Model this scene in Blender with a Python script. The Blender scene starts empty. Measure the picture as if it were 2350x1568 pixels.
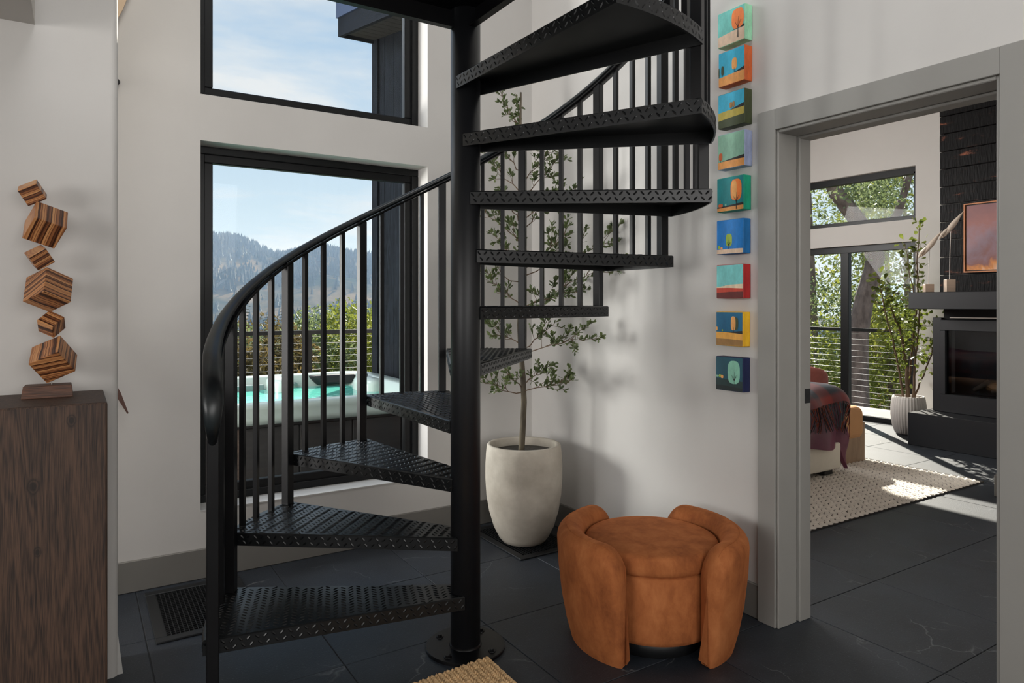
import bpy, math, random
from mathutils import Vector, Matrix
from math import sin, cos, pi, radians, sqrt, atan2

C = bpy.context.scene.collection
scn = bpy.context.scene
R = random.Random(7)

# ------------------------------------------------------------------ camera, sky, sun, lights, exposure
YAW = radians(32.22)
cam_d = bpy.data.cameras.new('camera')
cam_d.sensor_width = 36.0
cam_d.lens = 1587.5 / 2350 * 36.0
cam_d.shift_y = -(784 - 697.5) / 2350
cam_d.clip_start = 0.05
cam_d.clip_end = 8000
cam = bpy.data.objects.new('camera', cam_d)
cam.location = (0, 0, 1.32)
cam.rotation_euler = (pi / 2, 0, -YAW)
C.objects.link(cam)
scn.camera = cam
scn.view_settings.view_transform = 'Standard'
scn.view_settings.look = 'None'
scn.view_settings.exposure = 0.0
scn.view_settings.gamma = 1.0
scn.view_settings.use_curve_mapping = False
scn.cycles.max_bounces = 8
scn.cycles.diffuse_bounces = 5
scn.cycles.transparent_max_bounces = 24
scn.cycles.sample_clamp_indirect = 4.0
scn.cycles.caustics_reflective = False
scn.cycles.caustics_refractive = False
scn.cycles.use_denoising = True

def lin(v):
    v /= 255.0
    return v / 12.92 if v <= 0.04045 else ((v + 0.055) / 1.055) ** 2.4
def rgb(r, g, b): return (lin(r), lin(g), lin(b), 1.0)

class NT:
    """small node-tree helper"""
    def __init__(s, tree): s.t = tree; s.n = tree.nodes; s.l = tree.links
    def add(s, typ, **kw):
        n = s.n.new(typ)
        for k, v in kw.items():
            if k.startswith('i_'):
                key = k[2:]
                key = int(key) if key.isdigit() else key.replace('_', ' ')
                sock = n.inputs[key]
                if isinstance(v, bpy.types.NodeSocket): s.l.new(v, sock)
                else: sock.default_value = v
            else: setattr(n, k, v)
        return n
    def ramp(s, fac, stops, interp='LINEAR'):
        n = s.n.new('ShaderNodeValToRGB'); cr = n.color_ramp; cr.interpolation = interp
        while len(cr.elements) > 1: cr.elements.remove(cr.elements[-1])
        cr.elements[0].position = stops[0][0]; cr.elements[0].color = stops[0][1]
        for p, c in stops[1:]:
            e = cr.elements.new(p); e.color = c
        s.l.new(fac, n.inputs[0]); return n.outputs[0]
    def math(s, op, a, b=None, c=None):
        n = s.n.new('ShaderNodeMath'); n.operation = op
        for i, v in enumerate((a, b, c)):
            if v is None: continue
            if isinstance(v, bpy.types.NodeSocket): s.l.new(v, n.inputs[i])
            else: n.inputs[i].default_value = v
        return n.outputs[0]
    def vmath(s, op, a, b=None):
        n = s.n.new('ShaderNodeVectorMath'); n.operation = op
        for i, v in enumerate((a, b)):
            if v is None: continue
            if isinstance(v, bpy.types.NodeSocket): s.l.new(v, n.inputs[i])
            else: n.inputs[i].default_value = v
        return n.outputs['Value'] if op == 'DOT_PRODUCT' else n.outputs[0]
    def mix(s, fac, a, b, blend='MIX'):
        n = s.n.new('ShaderNodeMix'); n.data_type = 'RGBA'; n.blend_type = blend
        for i, v in ((0, fac), (6, a), (7, b)):
            if isinstance(v, bpy.types.NodeSocket): s.l.new(v, n.inputs[i])
            else: n.inputs[i].default_value = v
        return n.outputs[2]

# sky: blue gradient paling to the horizon, with soft drifting clouds
w = bpy.data.worlds.new('sky'); scn.world = w; w.use_nodes = True
W = NT(w.node_tree); W.n.clear()
tc = W.add('ShaderNodeTexCoord')
sep = W.add('ShaderNodeSeparateXYZ', i_0=tc.outputs['Generated'])
zc = W.math('MAXIMUM', sep.outputs[2], 0.0)
grad = W.ramp(zc, [(0.0, rgb(222, 236, 244)), (0.12, rgb(208, 229, 243)), (0.3, rgb(184, 212, 238)), (0.6, rgb(140, 182, 226)), (1.0, rgb(96, 146, 208))])
den = W.math('ADD', zc, 0.22)
cx = W.math('DIVIDE', sep.outputs[0], den); cy = W.math('DIVIDE', sep.outputs[1], den)
cv = W.add('ShaderNodeCombineXYZ', i_0=cx, i_1=cy, i_2=0.0)
mp = W.add('ShaderNodeMapping', i_0=cv.outputs[0]); mp.inputs['Location'].default_value = (8.18, 5.12, 0.0); mp.inputs['Scale'].default_value = (0.75, 1.15, 1.0)
nz = W.add('ShaderNodeTexNoise', i_Vector=mp.outputs[0], i_Scale=1.25, i_Detail=9.0, i_Roughness=0.58, i_Distortion=0.35)
cl = W.ramp(nz.outputs[0], [(0.485, (0, 0, 0, 1)), (0.64, (1, 1, 1, 1))])
clf = W.math('MULTIPLY', cl, 0.95)
skyc = W.mix(clf, grad, rgb(243, 244, 245))
bg = W.add('ShaderNodeBackground', i_Color=skyc, i_Strength=0.93)
wo = W.add('ShaderNodeOutputWorld', i_Surface=bg.outputs[0])

def light(name, typ, loc, energy, color=(1, 1, 1), target=None, size=1, size_y=None, spread=None):
    d = bpy.data.lights.new(name, typ); d.energy = energy; d.color = color
    if typ == 'AREA':
        d.size = size
        if size_y: d.shape = 'RECTANGLE'; d.size_y = size_y
        if spread: d.spread = radians(spread)
    o = bpy.data.objects.new(name, d); o.location = loc
    if target is not None:
        o.rotation_euler = (Vector(target) - Vector(loc)).to_track_quat('-Z', 'Y').to_euler()
    C.objects.link(o); return o
SUN_DIR = Vector((0.645 * cos(radians(31)), 0.764 * cos(radians(31)), sin(radians(31))))
sun = light('sun', 'SUN', (20, 25, 20), 16.0, (1.0, 0.93, 0.82), Vector((20, 25, 20)) - SUN_DIR)
sun.data.angle = radians(0.6)
# unseen fill lamps added to brighten the rooms, outside the window wall and indoors
light('window_fill', 'AREA', (-1.8, 6.2, 1.35), 255, (1.0, 0.98, 0.95), (2.3, 2.8, 0.9), 1.3, 1.5)  # added lamp outside, out of view, boosting light through the lower window
light('high_window_fill', 'AREA', (-1.0, 6.0, 4.6), 110, (0.97, 0.98, 1.0), (2.3, 2.4, 2.2), 1.8, 1.8)  # added lamp giving the same boost through the upper window
light('overhead_fill', 'AREA', (0.7, 1.2, 4.85), 76, (0.97, 0.98, 1.0), (1.7, 1.35, 2.0), 2.2, 2.4)  # added overhead fill below a closed ceiling
light('rear_fill', 'AREA', (0.2, -2.6, 1.9), 95, (1.0, 0.98, 0.96), (0.8, 3.0, 1.2), 3.4, 2.2)  # added fill behind the camera, in front of a solid wall
light('left_fill', 'AREA', (-3.4, 0.6, 1.65), 72, (1.0, 0.98, 0.96), (2.2, 1.9, 1.6), 2.8, 1.0)  # added fill at the left, under the loft
light('side_fill', 'AREA', (-2.6, 3.28, 1.35), 72, (1.0, 0.98, 0.96), (1.9, 3.2, 0.9), 0.55, 2.0)  # added fill between the stub wall and the window wall
light('bedroom_fill', 'AREA', (4.3, 5.9, 2.2), 135, (1.0, 0.98, 0.95), (5.2, 2.6, 1.0), 2.4, 1.2)  # added bedroom fill lamp, hidden behind the painting wall

# ------------------------------------------------------------------ object helpers
class MB:
    def __init__(s): s.v = []; s.f = []; s.m = []; s.mi = 0; s.sm = []
    def add(s, vs, fs, smooth=False):
        b = len(s.v); s.v += [tuple(v) for v in vs]
        for f in fs: s.f.append(tuple(b + i for i in f)); s.m.append(s.mi); s.sm.append(smooth)
        return s
    def box(s, x0, x1, y0, y1, z0, z1):
        v = [(x, y, z) for z in (z0, z1) for y in (y0, y1) for x in (x0, x1)]
        return s.add(v, [(0, 2, 3, 1), (4, 5, 7, 6), (0, 1, 5, 4), (2, 6, 7, 3), (0, 4, 6, 2), (1, 3, 7, 5)])
    def obox(s, c, ax, ay, az):
        c, ax, ay, az = map(Vector, (c, ax, ay, az))
        v = [c + ax * i + ay * j + az * k for k in (-1, 1) for j in (-1, 1) for i in (-1, 1)]
        fs = [(0, 2, 3, 1), (4, 5, 7, 6), (0, 1, 5, 4), (2, 6, 7, 3), (0, 4, 6, 2), (1, 3, 7, 5)]
        if ax.cross(ay).dot(az) < 0: fs = [f[::-1] for f in fs]
        return s.add(v, fs)
    def prism(s, poly, z0, z1):
        n = len(poly)
        v = [(x, y, z0) for x, y in poly] + [(x, y, z1) for x, y in poly]
        return s.add(v, [tuple(range(n))[::-1], tuple(range(n, 2 * n))] + [(i, (i + 1) % n, n + (i + 1) % n, n + i) for i in range(n)])
    def lathe(s, prof, n=32, c=(0, 0, 0), closed=False, radf=None, smooth=True):
        v = []; f = []; m = len(prof)
        for i in range(n):
            a = 2 * pi * i / n
            for r, z in prof:
                k = radf(i, z) if radf else 1.0
                v.append((c[0] + r * k * cos(a), c[1] + r * k * sin(a), c[2] + z))
        for i in range(n):
            j = (i + 1) % n
            for k in range(m - 1 if not closed else m):
                q = (k + 1) % m
                f.append((i * m + k, j * m + k, j * m + q, i * m + q))
        return s.add(v, f, smooth)
    def tube(s, pts, r, n=8, caps=True, smooth=True):
        pts = [Vector(p) for p in pts]; rs = r if isinstance(r, (list, tuple)) else [r] * len(pts)
        v = []; f = []; up = None
        for i, p in enumerate(pts):
            t = (pts[min(i + 1, len(pts) - 1)] - pts[max(i - 1, 0)]).normalized()
            if up is None:
                up = Vector((0, 0, 1)) if abs(t.z) < 0.9 else Vector((1, 0, 0))
            u = (up - t * up.dot(t)).normalized(); up = u; w_ = t.cross(u)
            for k in range(n):
                a = 2 * pi * k / n
                v.append(p + (u * cos(a) + w_ * sin(a)) * rs[i])
        m = len(pts)
        for i in range(m - 1):
            for k in range(n):
                k2 = (k + 1) % n
                f.append((i * n + k, i * n + k2, (i + 1) * n + k2, (i + 1) * n + k))
        s.add(v, f, smooth)
        if caps: s.add(v[:n], [tuple(range(n))[::-1]]); s.add(v[-n:], [tuple(range(n))])
        return s
    def grid(s, P, smooth=True, flip=False):
        nu = len(P); nv = len(P[0]); v = [p for row in P for p in row]; f = []
        for i in range(nu - 1):
            for j in range(nv - 1):
                q = (i * nv + j, (i + 1) * nv + j, (i + 1) * nv + j + 1, i * nv + j + 1)
                f.append(q[::-1] if flip else q)
        return s.add(v, f, smooth)
    def mesh(s, name, mats):
        me = bpy.data.meshes.new(name)
        me.from_pydata(s.v, [], s.f)
        for m in (mats if isinstance(mats, (list, tuple)) else [mats]): me.materials.append(m)
        if s.f:
            me.polygons.foreach_set('material_index', s.m)
            me.polygons.foreach_set('use_smooth', s.sm)
        me.update(); return me

def wloc(o):
    v = Vector(o.location)
    while o.parent: o = o.parent; v = v + o.location
    return v
def put(name, me, parent=None, loc=(0, 0, 0), rotz=0.0):
    o = bpy.data.objects.new(name, me); o.location = loc; o.rotation_euler = (0, 0, rotz); C.objects.link(o)
    if parent: o.parent = parent
    return o
def build(name, mb, mats, parent=None, origin=None, bevel=0, seg=2, subsurf=0):
    """mb holds world coordinates; the object gets an origin of its own"""
    if origin is None:
        if parent: origin = wloc(parent)
        else:
            xs, ys, zs = zip(*mb.v); origin = Vector(((min(xs) + max(xs)) / 2, (min(ys) + max(ys)) / 2, min(zs)))
    origin = Vector(origin)
    mb.v = [tuple(Vector(v) - origin) for v in mb.v]
    me = mb.mesh(name, mats)
    o = put(name, me, parent, origin - (wloc(parent) if parent else Vector((0, 0, 0))))
    if bevel:
        b = o.modifiers.new('bevel', 'BEVEL'); b.width = bevel; b.segments = seg; b.limit_method = 'ANGLE'
    if subsurf:
        b = o.modifiers.new('subsurf', 'SUBSURF'); b.levels = subsurf; b.render_levels = subsurf
    return o
def tag(o, label, cat, group=None):
    o['label'] = label; o['category'] = cat
    if group: o['group'] = group
    return o
def thing(name, loc, label, cat, group=None):
    o = bpy.data.objects.new(name, None); o.location = loc; o.empty_display_size = 0.1; C.objects.link(o)
    return tag(o, label, cat, group)
def struct(o): o['kind'] = 'structure'; return o
def stuff(o): o['kind'] = 'stuff'; return o
def node(name, loc):
    o = bpy.data.objects.new(name, None); o.location = loc; o.empty_display_size = 0.1; C.objects.link(o); o['kind'] = 'structure'; return o

# ------------------------------------------------------------------ materials
def mat(name, col, rough=0.6, metal=0.0, var=0.0, vscale=6.0, bump=0.0, bscale=60.0, spec=0.5, sheen=0.0, col2=None, stretch=None, coat=0.0, rvar=0.0, subs=0.0, bdist=0.002):
    m = bpy.data.materials.new(name); m.use_nodes = True
    t = NT(m.node_tree); b = t.n['Principled BSDF']
    b.inputs['Base Color'].default_value = col; b.inputs['Roughness'].default_value = rough; b.inputs['Metallic'].default_value = metal
    b.inputs['Specular IOR Level'].default_value = spec
    if sheen: b.inputs['Sheen Weight'].default_value = sheen; b.inputs['Sheen Roughness'].default_value = 0.35; b.inputs['Sheen Tint'].default_value = (min(1, col[0] * 2.2), min(1, col[1] * 2.2), min(1, col[2] * 2.2), 1)
    if coat: b.inputs['Coat Weight'].default_value = coat
    g = t.add('ShaderNodeTexCoord'); v = g.outputs['Object']
    if stretch:
        mpn = t.add('ShaderNodeMapping', i_0=v); mpn.inputs['Scale'].default_value = stretch; v = mpn.outputs[0]
    if var or col2:
        n = t.add('ShaderNodeTexNoise', i_Vector=v, i_Scale=vscale, i_Detail=6.0, i_Roughness=0.6)
        if col2: c = t.mix(t.ramp(n.outputs[0], [(0.35, (0, 0, 0, 1)), (0.65, (1, 1, 1, 1))]), col, col2)
        else:
            lo = tuple(x * (1 - var) for x in col[:3]) + (1,); hi = tuple(min(1, x * (1 + var)) for x in col[:3]) + (1,)
            c = t.ramp(n.outputs[0], [(0.3, lo), (0.7, hi)])
        t.l.new(c, b.inputs['Base Color'])
        if rvar:
            rr = t.math('MULTIPLY_ADD', n.outputs[0], rvar * 2, rough - rvar); t.l.new(rr, b.inputs['Roughness'])
    if bump:
        n2 = t.add('ShaderNodeTexNoise', i_Vector=v, i_Scale=bscale, i_Detail=3.0)
        bp = t.add('ShaderNodeBump', i_Strength=bump, i_Distance=bdist, i_Height=n2.outputs[0]); t.l.new(bp.outputs[0], b.inputs['Normal'])
    return m

def glass_mat(name, tint=(1, 1, 1, 1), refl=0.5):
    m = bpy.data.materials.new(name); m.use_nodes = True; t = NT(m.node_tree); t.n.clear()
    tr = t.add('ShaderNodeBsdfTransparent', i_Color=tint); gl = t.add('ShaderNodeBsdfGlossy', i_Color=(1, 1, 1, 1), i_Roughness=0.0)
    fr = t.add('ShaderNodeFresnel', i_IOR=1.45); fac = t.math('MULTIPLY', fr.outputs[0], refl)
    mx = t.add('ShaderNodeMixShader', i_0=fac, i_1=tr.outputs[0], i_2=gl.outputs[0])
    t.add('ShaderNodeOutputMaterial', i_Surface=mx.outputs[0]); return m

M = {}
M['wall'] = mat('wall_paint', rgb(206, 203, 199), 0.75, var=0.02, vscale=3, bump=0.06, bscale=220, spec=0.25)
M['ceil'] = mat('ceiling_paint', rgb(196, 192, 186), 0.8, spec=0.2)
M['trim'] = mat('grey_trim_paint', rgb(150, 148, 143), 0.5, var=0.03, vscale=4)
M['base'] = mat('grey_baseboard_paint', rgb(120, 117, 112), 0.5, var=0.03, vscale=4)
M['bright'] = mat('white_trim_paint', rgb(206, 204, 200), 0.5)
M['frame'] = mat('black_window_frame', rgb(18, 19, 20), 0.38, var=0.1, vscale=3, spec=0.3)
M['steel'] = mat('black_painted_steel', rgb(12, 12, 14), 0.36, var=0.25, vscale=5, bump=0.05, bscale=90, rvar=0.08, spec=0.3)
M['pole'] = mat('black_pole_paint', rgb(20, 21, 24), 0.46, var=0.15, vscale=6, bump=0.05, bscale=90, spec=0.5)
M['plate'] = mat('black_tread_plate', rgb(11, 13, 15), 0.34, var=0.25, vscale=7, rvar=0.07, spec=0.5)
M['rail'] = mat('worn_handrail', rgb(16, 17, 19), 0.33, col2=rgb(30, 37, 39), vscale=9, rvar=0.08)
M['glass'] = glass_mat('window_glass', (0.985, 0.995, 0.99, 1), 0.16)
M['dark'] = mat('recess_shade', rgb(10, 10, 11), 0.8)  # near-black colour stands in for the shade inside recesses
M['grille'] = mat('black_vent_metal', rgb(26, 28, 30), 0.42)
M['grout'] = mat('light_grout', rgb(78, 79, 80), 0.9, bump=0.1)
M['charcoal'] = mat('charcoal_metal', rgb(22, 24, 29), 0.45, var=0.08, vscale=4)
M['bark'] = mat('tree_bark', rgb(112, 102, 84), 0.85, col2=rgb(72, 64, 54), vscale=18, bump=0.5, bscale=70, stretch=(1, 1, 0.3))
M['twig'] = mat('brown_twig', rgb(104, 84, 66), 0.8)
M['leaf'] = mat('olive_leaf', rgb(112, 124, 78), 0.42, col2=rgb(70, 84, 52), vscale=30)
M['leafp'] = mat('bright_leaf', rgb(132, 142, 60), 0.34, col2=rgb(70, 88, 38), vscale=25)
M['soil'] = mat('dark_soil', rgb(70, 66, 60), 0.95, var=0.4, vscale=60, bump=0.8, bscale=90)
M['concrete'] = mat('greige_concrete', rgb(202, 194, 180), 0.8, col2=rgb(172, 163, 149), vscale=5, bump=0.15, bscale=45)
def velvet_mat():
    m = mat('rust_velvet', rgb(160, 94, 54), 0.8, sheen=0.5, spec=0.15); t = NT(m.node_tree); b = t.n['Principled BSDF']
    g = t.add('ShaderNodeTexCoord'); mpn = t.add('ShaderNodeMapping', i_0=g.outputs['Object']); mpn.inputs['Scale'].default_value = (1, 1, 0.55)
    n = t.add('ShaderNodeTexNoise', i_Vector=mpn.outputs[0], i_Scale=10.0, i_Detail=9.0, i_Roughness=0.68, i_Distortion=0.25)
    t.l.new(t.ramp(n.outputs[0], [(0.28, rgb(124, 70, 40)), (0.5, rgb(166, 99, 57)), (0.72, rgb(190, 120, 73))]), b.inputs['Base Color'])
    bp = t.add('ShaderNodeBump', i_Strength=0.12, i_Distance=0.003, i_Height=n.outputs[0]); t.l.new(bp.outputs[0], b.inputs['Normal'])
    return m
M['velvet'] = velvet_mat()
M['jute'] = mat('jute_braid', rgb(214, 178, 132), 0.9, var=0.3, vscale=40)
M['tubshell'] = mat('white_acrylic', rgb(164, 176, 171), 0.25, spec=0.4)
M['tubgrey'] = mat('grey_acrylic', rgb(120, 132, 134), 0.4)
M['cabinet'] = mat('dark_tub_cabinet', rgb(46, 44, 44), 0.6, var=0.2, stretch=(1, 1, 8))
M['wicker'] = mat('brown_wicker', rgb(84, 70, 62), 0.8, var=0.4, vscale=60, bump=0.6, bscale=120)
M['black'] = mat('black_plastic', rgb(22, 23, 25), 0.5)
M['cable'] = mat('steel_cable', rgb(190, 190, 188), 0.3, metal=0.9)
M['railing'] = mat('dark_railing', rgb(20, 20, 21), 0.5, spec=0.2)
M['deck'] = mat('grey_deck', rgb(120, 110, 100), 0.7, var=0.2)
M['pale'] = mat('pale_wood', rgb(206, 184, 164), 0.6, var=0.08, vscale=8, stretch=(1, 1, 6))
M['birdw'] = mat('whitewashed_wood', rgb(206, 192, 176), 0.6)
M['rod'] = mat('brushed_rod', rgb(180, 174, 168), 0.4, metal=0.5)
M['copper'] = mat('copper_frame', rgb(186, 124, 84), 0.5, metal=0.2)
M['chamois'] = mat('tan_fabric', rgb(184, 138, 96), 0.85, sheen=0.3, var=0.06)
M['rose'] = mat('rose_fabric', rgb(168, 100, 92), 0.9, sheen=0.3, var=0.1, vscale=30)
M['oak'] = mat('oak_panel', rgb(150, 126, 104), 0.6, var=0.15, stretch=(6, 6, 1))
M['bedw'] = mat('white_linen', rgb(212, 206, 194), 0.9, var=0.05, bump=0.2, bscale=200)
M['duvet'] = mat('burgundy_satin', rgb(96, 44, 66), 0.5, var=0.25, vscale=6, sheen=0.3)
M['rug'] = mat('cream_wool', rgb(226, 219, 209), 0.95, var=0.12, vscale=20)
M['rugb'] = mat('dark_rug_backing', rgb(70, 66, 62), 0.95)
M['log'] = mat('ceramic_log', rgb(92, 84, 76), 0.9, var=0.4, vscale=12)
M['fpot'] = mat('white_ribbed_ceramic', rgb(214, 210, 204), 0.6)
M['hard'] = mat('screw_steel', rgb(40, 40, 42), 0.35, metal=0.6)
M['fireglass'] = glass_mat('fireplace_glass', (0.66, 0.68, 0.7, 1), 0.6)
M['crown'] = mat('green_crown', rgb(136, 148, 102), 0.6, col2=rgb(92, 108, 70), vscale=0.7)
M['crowny'] = mat('yellowgreen_crown', rgb(156, 158, 70), 0.6, col2=rgb(104, 120, 50), vscale=0.7)
M['crownb'] = mat('brownish_crown', rgb(112, 94, 60), 0.7, col2=rgb(80, 76, 44), vscale=0.7)
M['pine'] = mat('dark_conifer', rgb(42, 58, 44), 0.8, col2=rgb(28, 42, 36), vscale=0.5)
M['trunk'] = mat('pine_trunk', rgb(132, 116, 108), 0.9, col2=rgb(88, 76, 70), vscale=9, bump=0.8, bscale=14, stretch=(1, 1, 0.4), bdist=0.03)
for k in ('crown', 'crowny', 'crownb', 'leafp', 'leaf'):
    t = NT(M[k].node_tree); b = t.n['Principled BSDF']; src = b.inputs['Base Color'].links[0].from_socket
    tl = t.add('ShaderNodeBsdfTranslucent', i_Color=src); mx = t.add('ShaderNodeMixShader', i_0=0.35, i_1=b.outputs[0], i_2=tl.outputs[0])
    t.l.new(mx.outputs[0], t.n['Material Output'].inputs[0])

def tile_mat():
    m = bpy.data.materials.new('dark_slate_tile'); m.use_nodes = True; t = NT(m.node_tree); b = t.n['Principled BSDF']
    g = t.add('ShaderNodeNewGeometry'); p = g.outputs['Position']
    oi = t.add('ShaderNodeObjectInfo')
    off = t.vmath('ADD', p, t.add('ShaderNodeCombineXYZ', i_0=t.math('MULTIPLY', oi.outputs['Random'], 40.0), i_1=t.math('MULTIPLY', oi.outputs['Random'], 17.0), i_2=0.0).outputs[0])
    n1 = t.add('ShaderNodeTexNoise', i_Vector=off, i_Scale=3.0, i_Detail=8.0, i_Roughness=0.65)
    base = t.ramp(n1.outputs[0], [(0.3, rgb(24, 29, 36)), (0.7, rgb(40, 47, 56))])
    # pale hairline veins
    wob = t.add('ShaderNodeTexNoise', i_Vector=off, i_Scale=5.0, i_Detail=4.0)
    vv = t.vmath('ADD', off, t.vmath('MULTIPLY', wob.outputs['Color'], (0.28, 0.28, 0.0)))
    vo = t.add('ShaderNodeTexVoronoi', feature='DISTANCE_TO_EDGE', i_Vector=vv, i_Scale=1.9)
    vein = t.ramp(vo.outputs['Distance'], [(0.0, (1, 1, 1, 1)), (0.006, (0, 0, 0, 1))])
    gate = t.add('ShaderNodeTexNoise', i_Vector=off, i_Scale=4.0, i_Detail=2.0)
    gm = t.ramp(gate.outputs[0], [(0.5, (0, 0, 0, 1)), (0.62, (1, 1, 1, 1))])
    c = t.mix(t.math('MULTIPLY', t.math('MULTIPLY', vein, gm), 0.34), base, rgb(150, 152, 154))
    sp = t.add('ShaderNodeTexNoise', i_Vector=off, i_Scale=190.0, i_Detail=1.0)
    spk = t.ramp(sp.outputs[0], [(0.64, (0, 0, 0, 1)), (0.76, (1, 1, 1, 1))])
    c = t.mix(t.math('MULTIPLY', spk, 0.35), c, rgb(120, 126, 132))
    t.l.new(c, b.inputs['Base Color']); b.inputs['Roughness'].default_value = 0.52; b.inputs['Specular IOR Level'].default_value = 0.7
    n2 = t.add('ShaderNodeTexNoise', i_Vector=off, i_Scale=150.0, i_Detail=3.0)
    bp = t.add('ShaderNodeBump', i_Strength=0.55, i_Distance=0.0016, i_Height=n2.outputs[0]); t.l.new(bp.outputs[0], b.inputs['Normal'])
    return m
M['tile'] = tile_mat()

def grain_mat(name, cdark, clight, axis=2, freq=1.0, rough=0.6, wave=0.09, spec=0.5):
    """wood with long grain along one local axis"""
    m = bpy.data.materials.new(name); m.use_nodes = True; t = NT(m.node_tree); b = t.n['Principled BSDF']
    g = t.add('ShaderNodeTexCoord')
    mpn = t.add('ShaderNodeMapping', i_0=g.outputs['Object']); sc = [14.0 * freq] * 3; sc[axis] = 1.1 * freq; mpn.inputs['Scale'].default_value = sc
    n0 = t.add('ShaderNodeTexNoise', i_Vector=mpn.outputs[0], i_Scale=1.0, i_Detail=3.0, i_Distortion=0.6)
    ws = t.math('SINE', t.math('MULTIPLY', n0.outputs[0], 60.0))
    m2 = t.add('ShaderNodeMapping', i_0=g.outputs['Object']); sc2 = [420.0] * 3; sc2[axis] = 14.0; m2.inputs['Scale'].default_value = sc2
    n2 = t.add('ShaderNodeTexNoise', i_Vector=m2.outputs[0], i_Scale=1.0, i_Detail=3.0)
    f = t.math('ADD', t.math('MULTIPLY', ws, wave), n2.outputs[0])
    c = t.ramp(f, [(0.28, cdark), (0.74, clight)])
    t.l.new(c, b.inputs['Base Color']); b.inputs['Roughness'].default_value = rough; b.inputs['Specular IOR Level'].default_value = spec
    bp = t.add('ShaderNodeBump', i_Strength=0.5, i_Distance=0.0012, i_Height=f); t.l.new(bp.outputs[0], b.inputs['Normal'])
    return m
M['pedestal'] = grain_mat('fumed_oak', rgb(36, 25, 19), rgb(92, 68, 53), 2)
def knots(m, spots):
    t = NT(m.node_tree); b = t.n['Principled BSDF']; c = b.inputs['Base Color'].links[0].from_socket
    g = t.add('ShaderNodeTexCoord'); wob = t.add('ShaderNodeTexNoise', i_Vector=g.outputs['Object'], i_Scale=40.0)
    for sx, sy, sz, r_ in spots:
        v = t.vmath('MULTIPLY', t.vmath('SUBTRACT', g.outputs['Object'], (sx, sy, sz)), (1.0, 0.3, 0.6))
        d = t.add('ShaderNodeVectorMath', operation='LENGTH', i_0=v).outputs['Value']
        d = t.math('ADD', d, t.math('MULTIPLY_ADD', wob.outputs[0], 0.01, -0.005))
        f = t.ramp(t.math('DIVIDE', d, r_), [(0.3, (0.9, 0.9, 0.9, 1)), (0.5, (0.25, 0.25, 0.25, 1)), (0.62, (0.8, 0.8, 0.8, 1)), (0.8, (0.15, 0.15, 0.15, 1)), (1.0, (0, 0, 0, 1))])
        c = t.mix(f, c, rgb(24, 16, 12))
    t.l.new(c, b.inputs['Base Color'])
knots(M['pedestal'], [(0.178, -0.184, 0.972, 0.017), (0.085, -0.184, 0.79, 0.022), (0.095, -0.184, 0.6, 0.012)])
M['walnut'] = grain_mat('walnut_block', rgb(64, 40, 28), rgb(110, 72, 52), 0, 1.5, 0.5)

def zebra_mat(name, nvec, freq):
    m = bpy.data.materials.new(name); m.use_nodes = True; t = NT(m.node_tree); b = t.n['Principled BSDF']
    g = t.add('ShaderNodeTexCoord'); p = g.outputs['Object']
    wob = t.add('ShaderNodeTexNoise', i_Vector=p, i_Scale=14.0, i_Detail=2.0)
    d = t.vmath('DOT_PRODUCT', p, nvec)
    d = t.math('ADD', d, t.math('MULTIPLY', wob.outputs[0], 0.006))
    d1 = t.math('MULTIPLY', d, freq)
    cv_ = t.add('ShaderNodeCombineXYZ', i_0=d1, i_1=0.3, i_2=0.7)
    n = t.add('ShaderNodeTexNoise', i_Vector=cv_.outputs[0], i_Scale=1.0, i_Detail=3.0, i_Roughness=0.7)
    c = t.ramp(n.outputs[0], [(0.38, rgb(44, 24, 15)), (0.46, rgb(98, 56, 34)), (0.53, rgb(172, 112, 68)), (0.66, rgb(204, 150, 98))])
    t.l.new(c, b.inputs['Base Color']); b.inputs['Roughness'].default_value = 0.4
    return m

def charred_mat():
    m = bpy.data.materials.new('charred_shiplap'); m.use_nodes = True; t = NT(m.node_tree); b = t.n['Principled BSDF']
    g = t.add('ShaderNodeNewGeometry'); oi = t.add('ShaderNodeObjectInfo')
    p = t.vmath('ADD', g.outputs['Position'], t.add('ShaderNodeCombineXYZ', i_0=0.0, i_1=t.math('MULTIPLY', oi.outputs['Random'], 30.0), i_2=0.0).outputs[0])
    mpn = t.add('ShaderNodeMapping', i_0=p); mpn.inputs['Scale'].default_value = (1, 3.2, 13)
    n = t.add('ShaderNodeTexNoise', i_Vector=mpn.outputs[0], i_Scale=1.0, i_Detail=8.0, i_Roughness=0.7)
    c = t.ramp(n.outputs[0], [(0.0, rgb(9, 9, 10)), (0.585, rgb(18, 17, 18)), (0.63, rgb(52, 34, 28)), (0.69, rgb(150, 92, 70))])
    t.l.new(c, b.inputs['Base Color']); b.inputs['Roughness'].default_value = 0.5; b.inputs['Specular IOR Level'].default_value = 0.15
    m2 = t.add('ShaderNodeMapping', i_0=p); m2.inputs['Scale'].default_value = (1, 60, 12)
    n2 = t.add('ShaderNodeTexNoise', i_Vector=m2.outputs[0], i_Scale=1.0, i_Detail=4.0)
    bp = t.add('ShaderNodeBump', i_Strength=0.8, i_Distance=0.006, i_Height=n2.outputs[0]); t.l.new(bp.outputs[0], b.inputs['Normal'])
    return m
M['charred'] = charred_mat()
M['siding'] = grain_mat('black_stained_siding', rgb(7, 8, 10), rgb(30, 34, 41), 2, 0.6, 0.7, 0.09, 0.08)
M['fascia'] = grain_mat('black_fascia', rgb(9, 11, 14), rgb(26, 31, 40), 1, 0.6, 0.75, 0.09, 0.1)
M['soffit'] = grain_mat('dark_soffit_board', rgb(14, 12, 11), rgb(36, 31, 27), 0, 0.6, 0.7)
M['flashing'] = mat('blue_grey_flashing', rgb(40, 53, 80), 0.55, metal=0.1)

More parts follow.
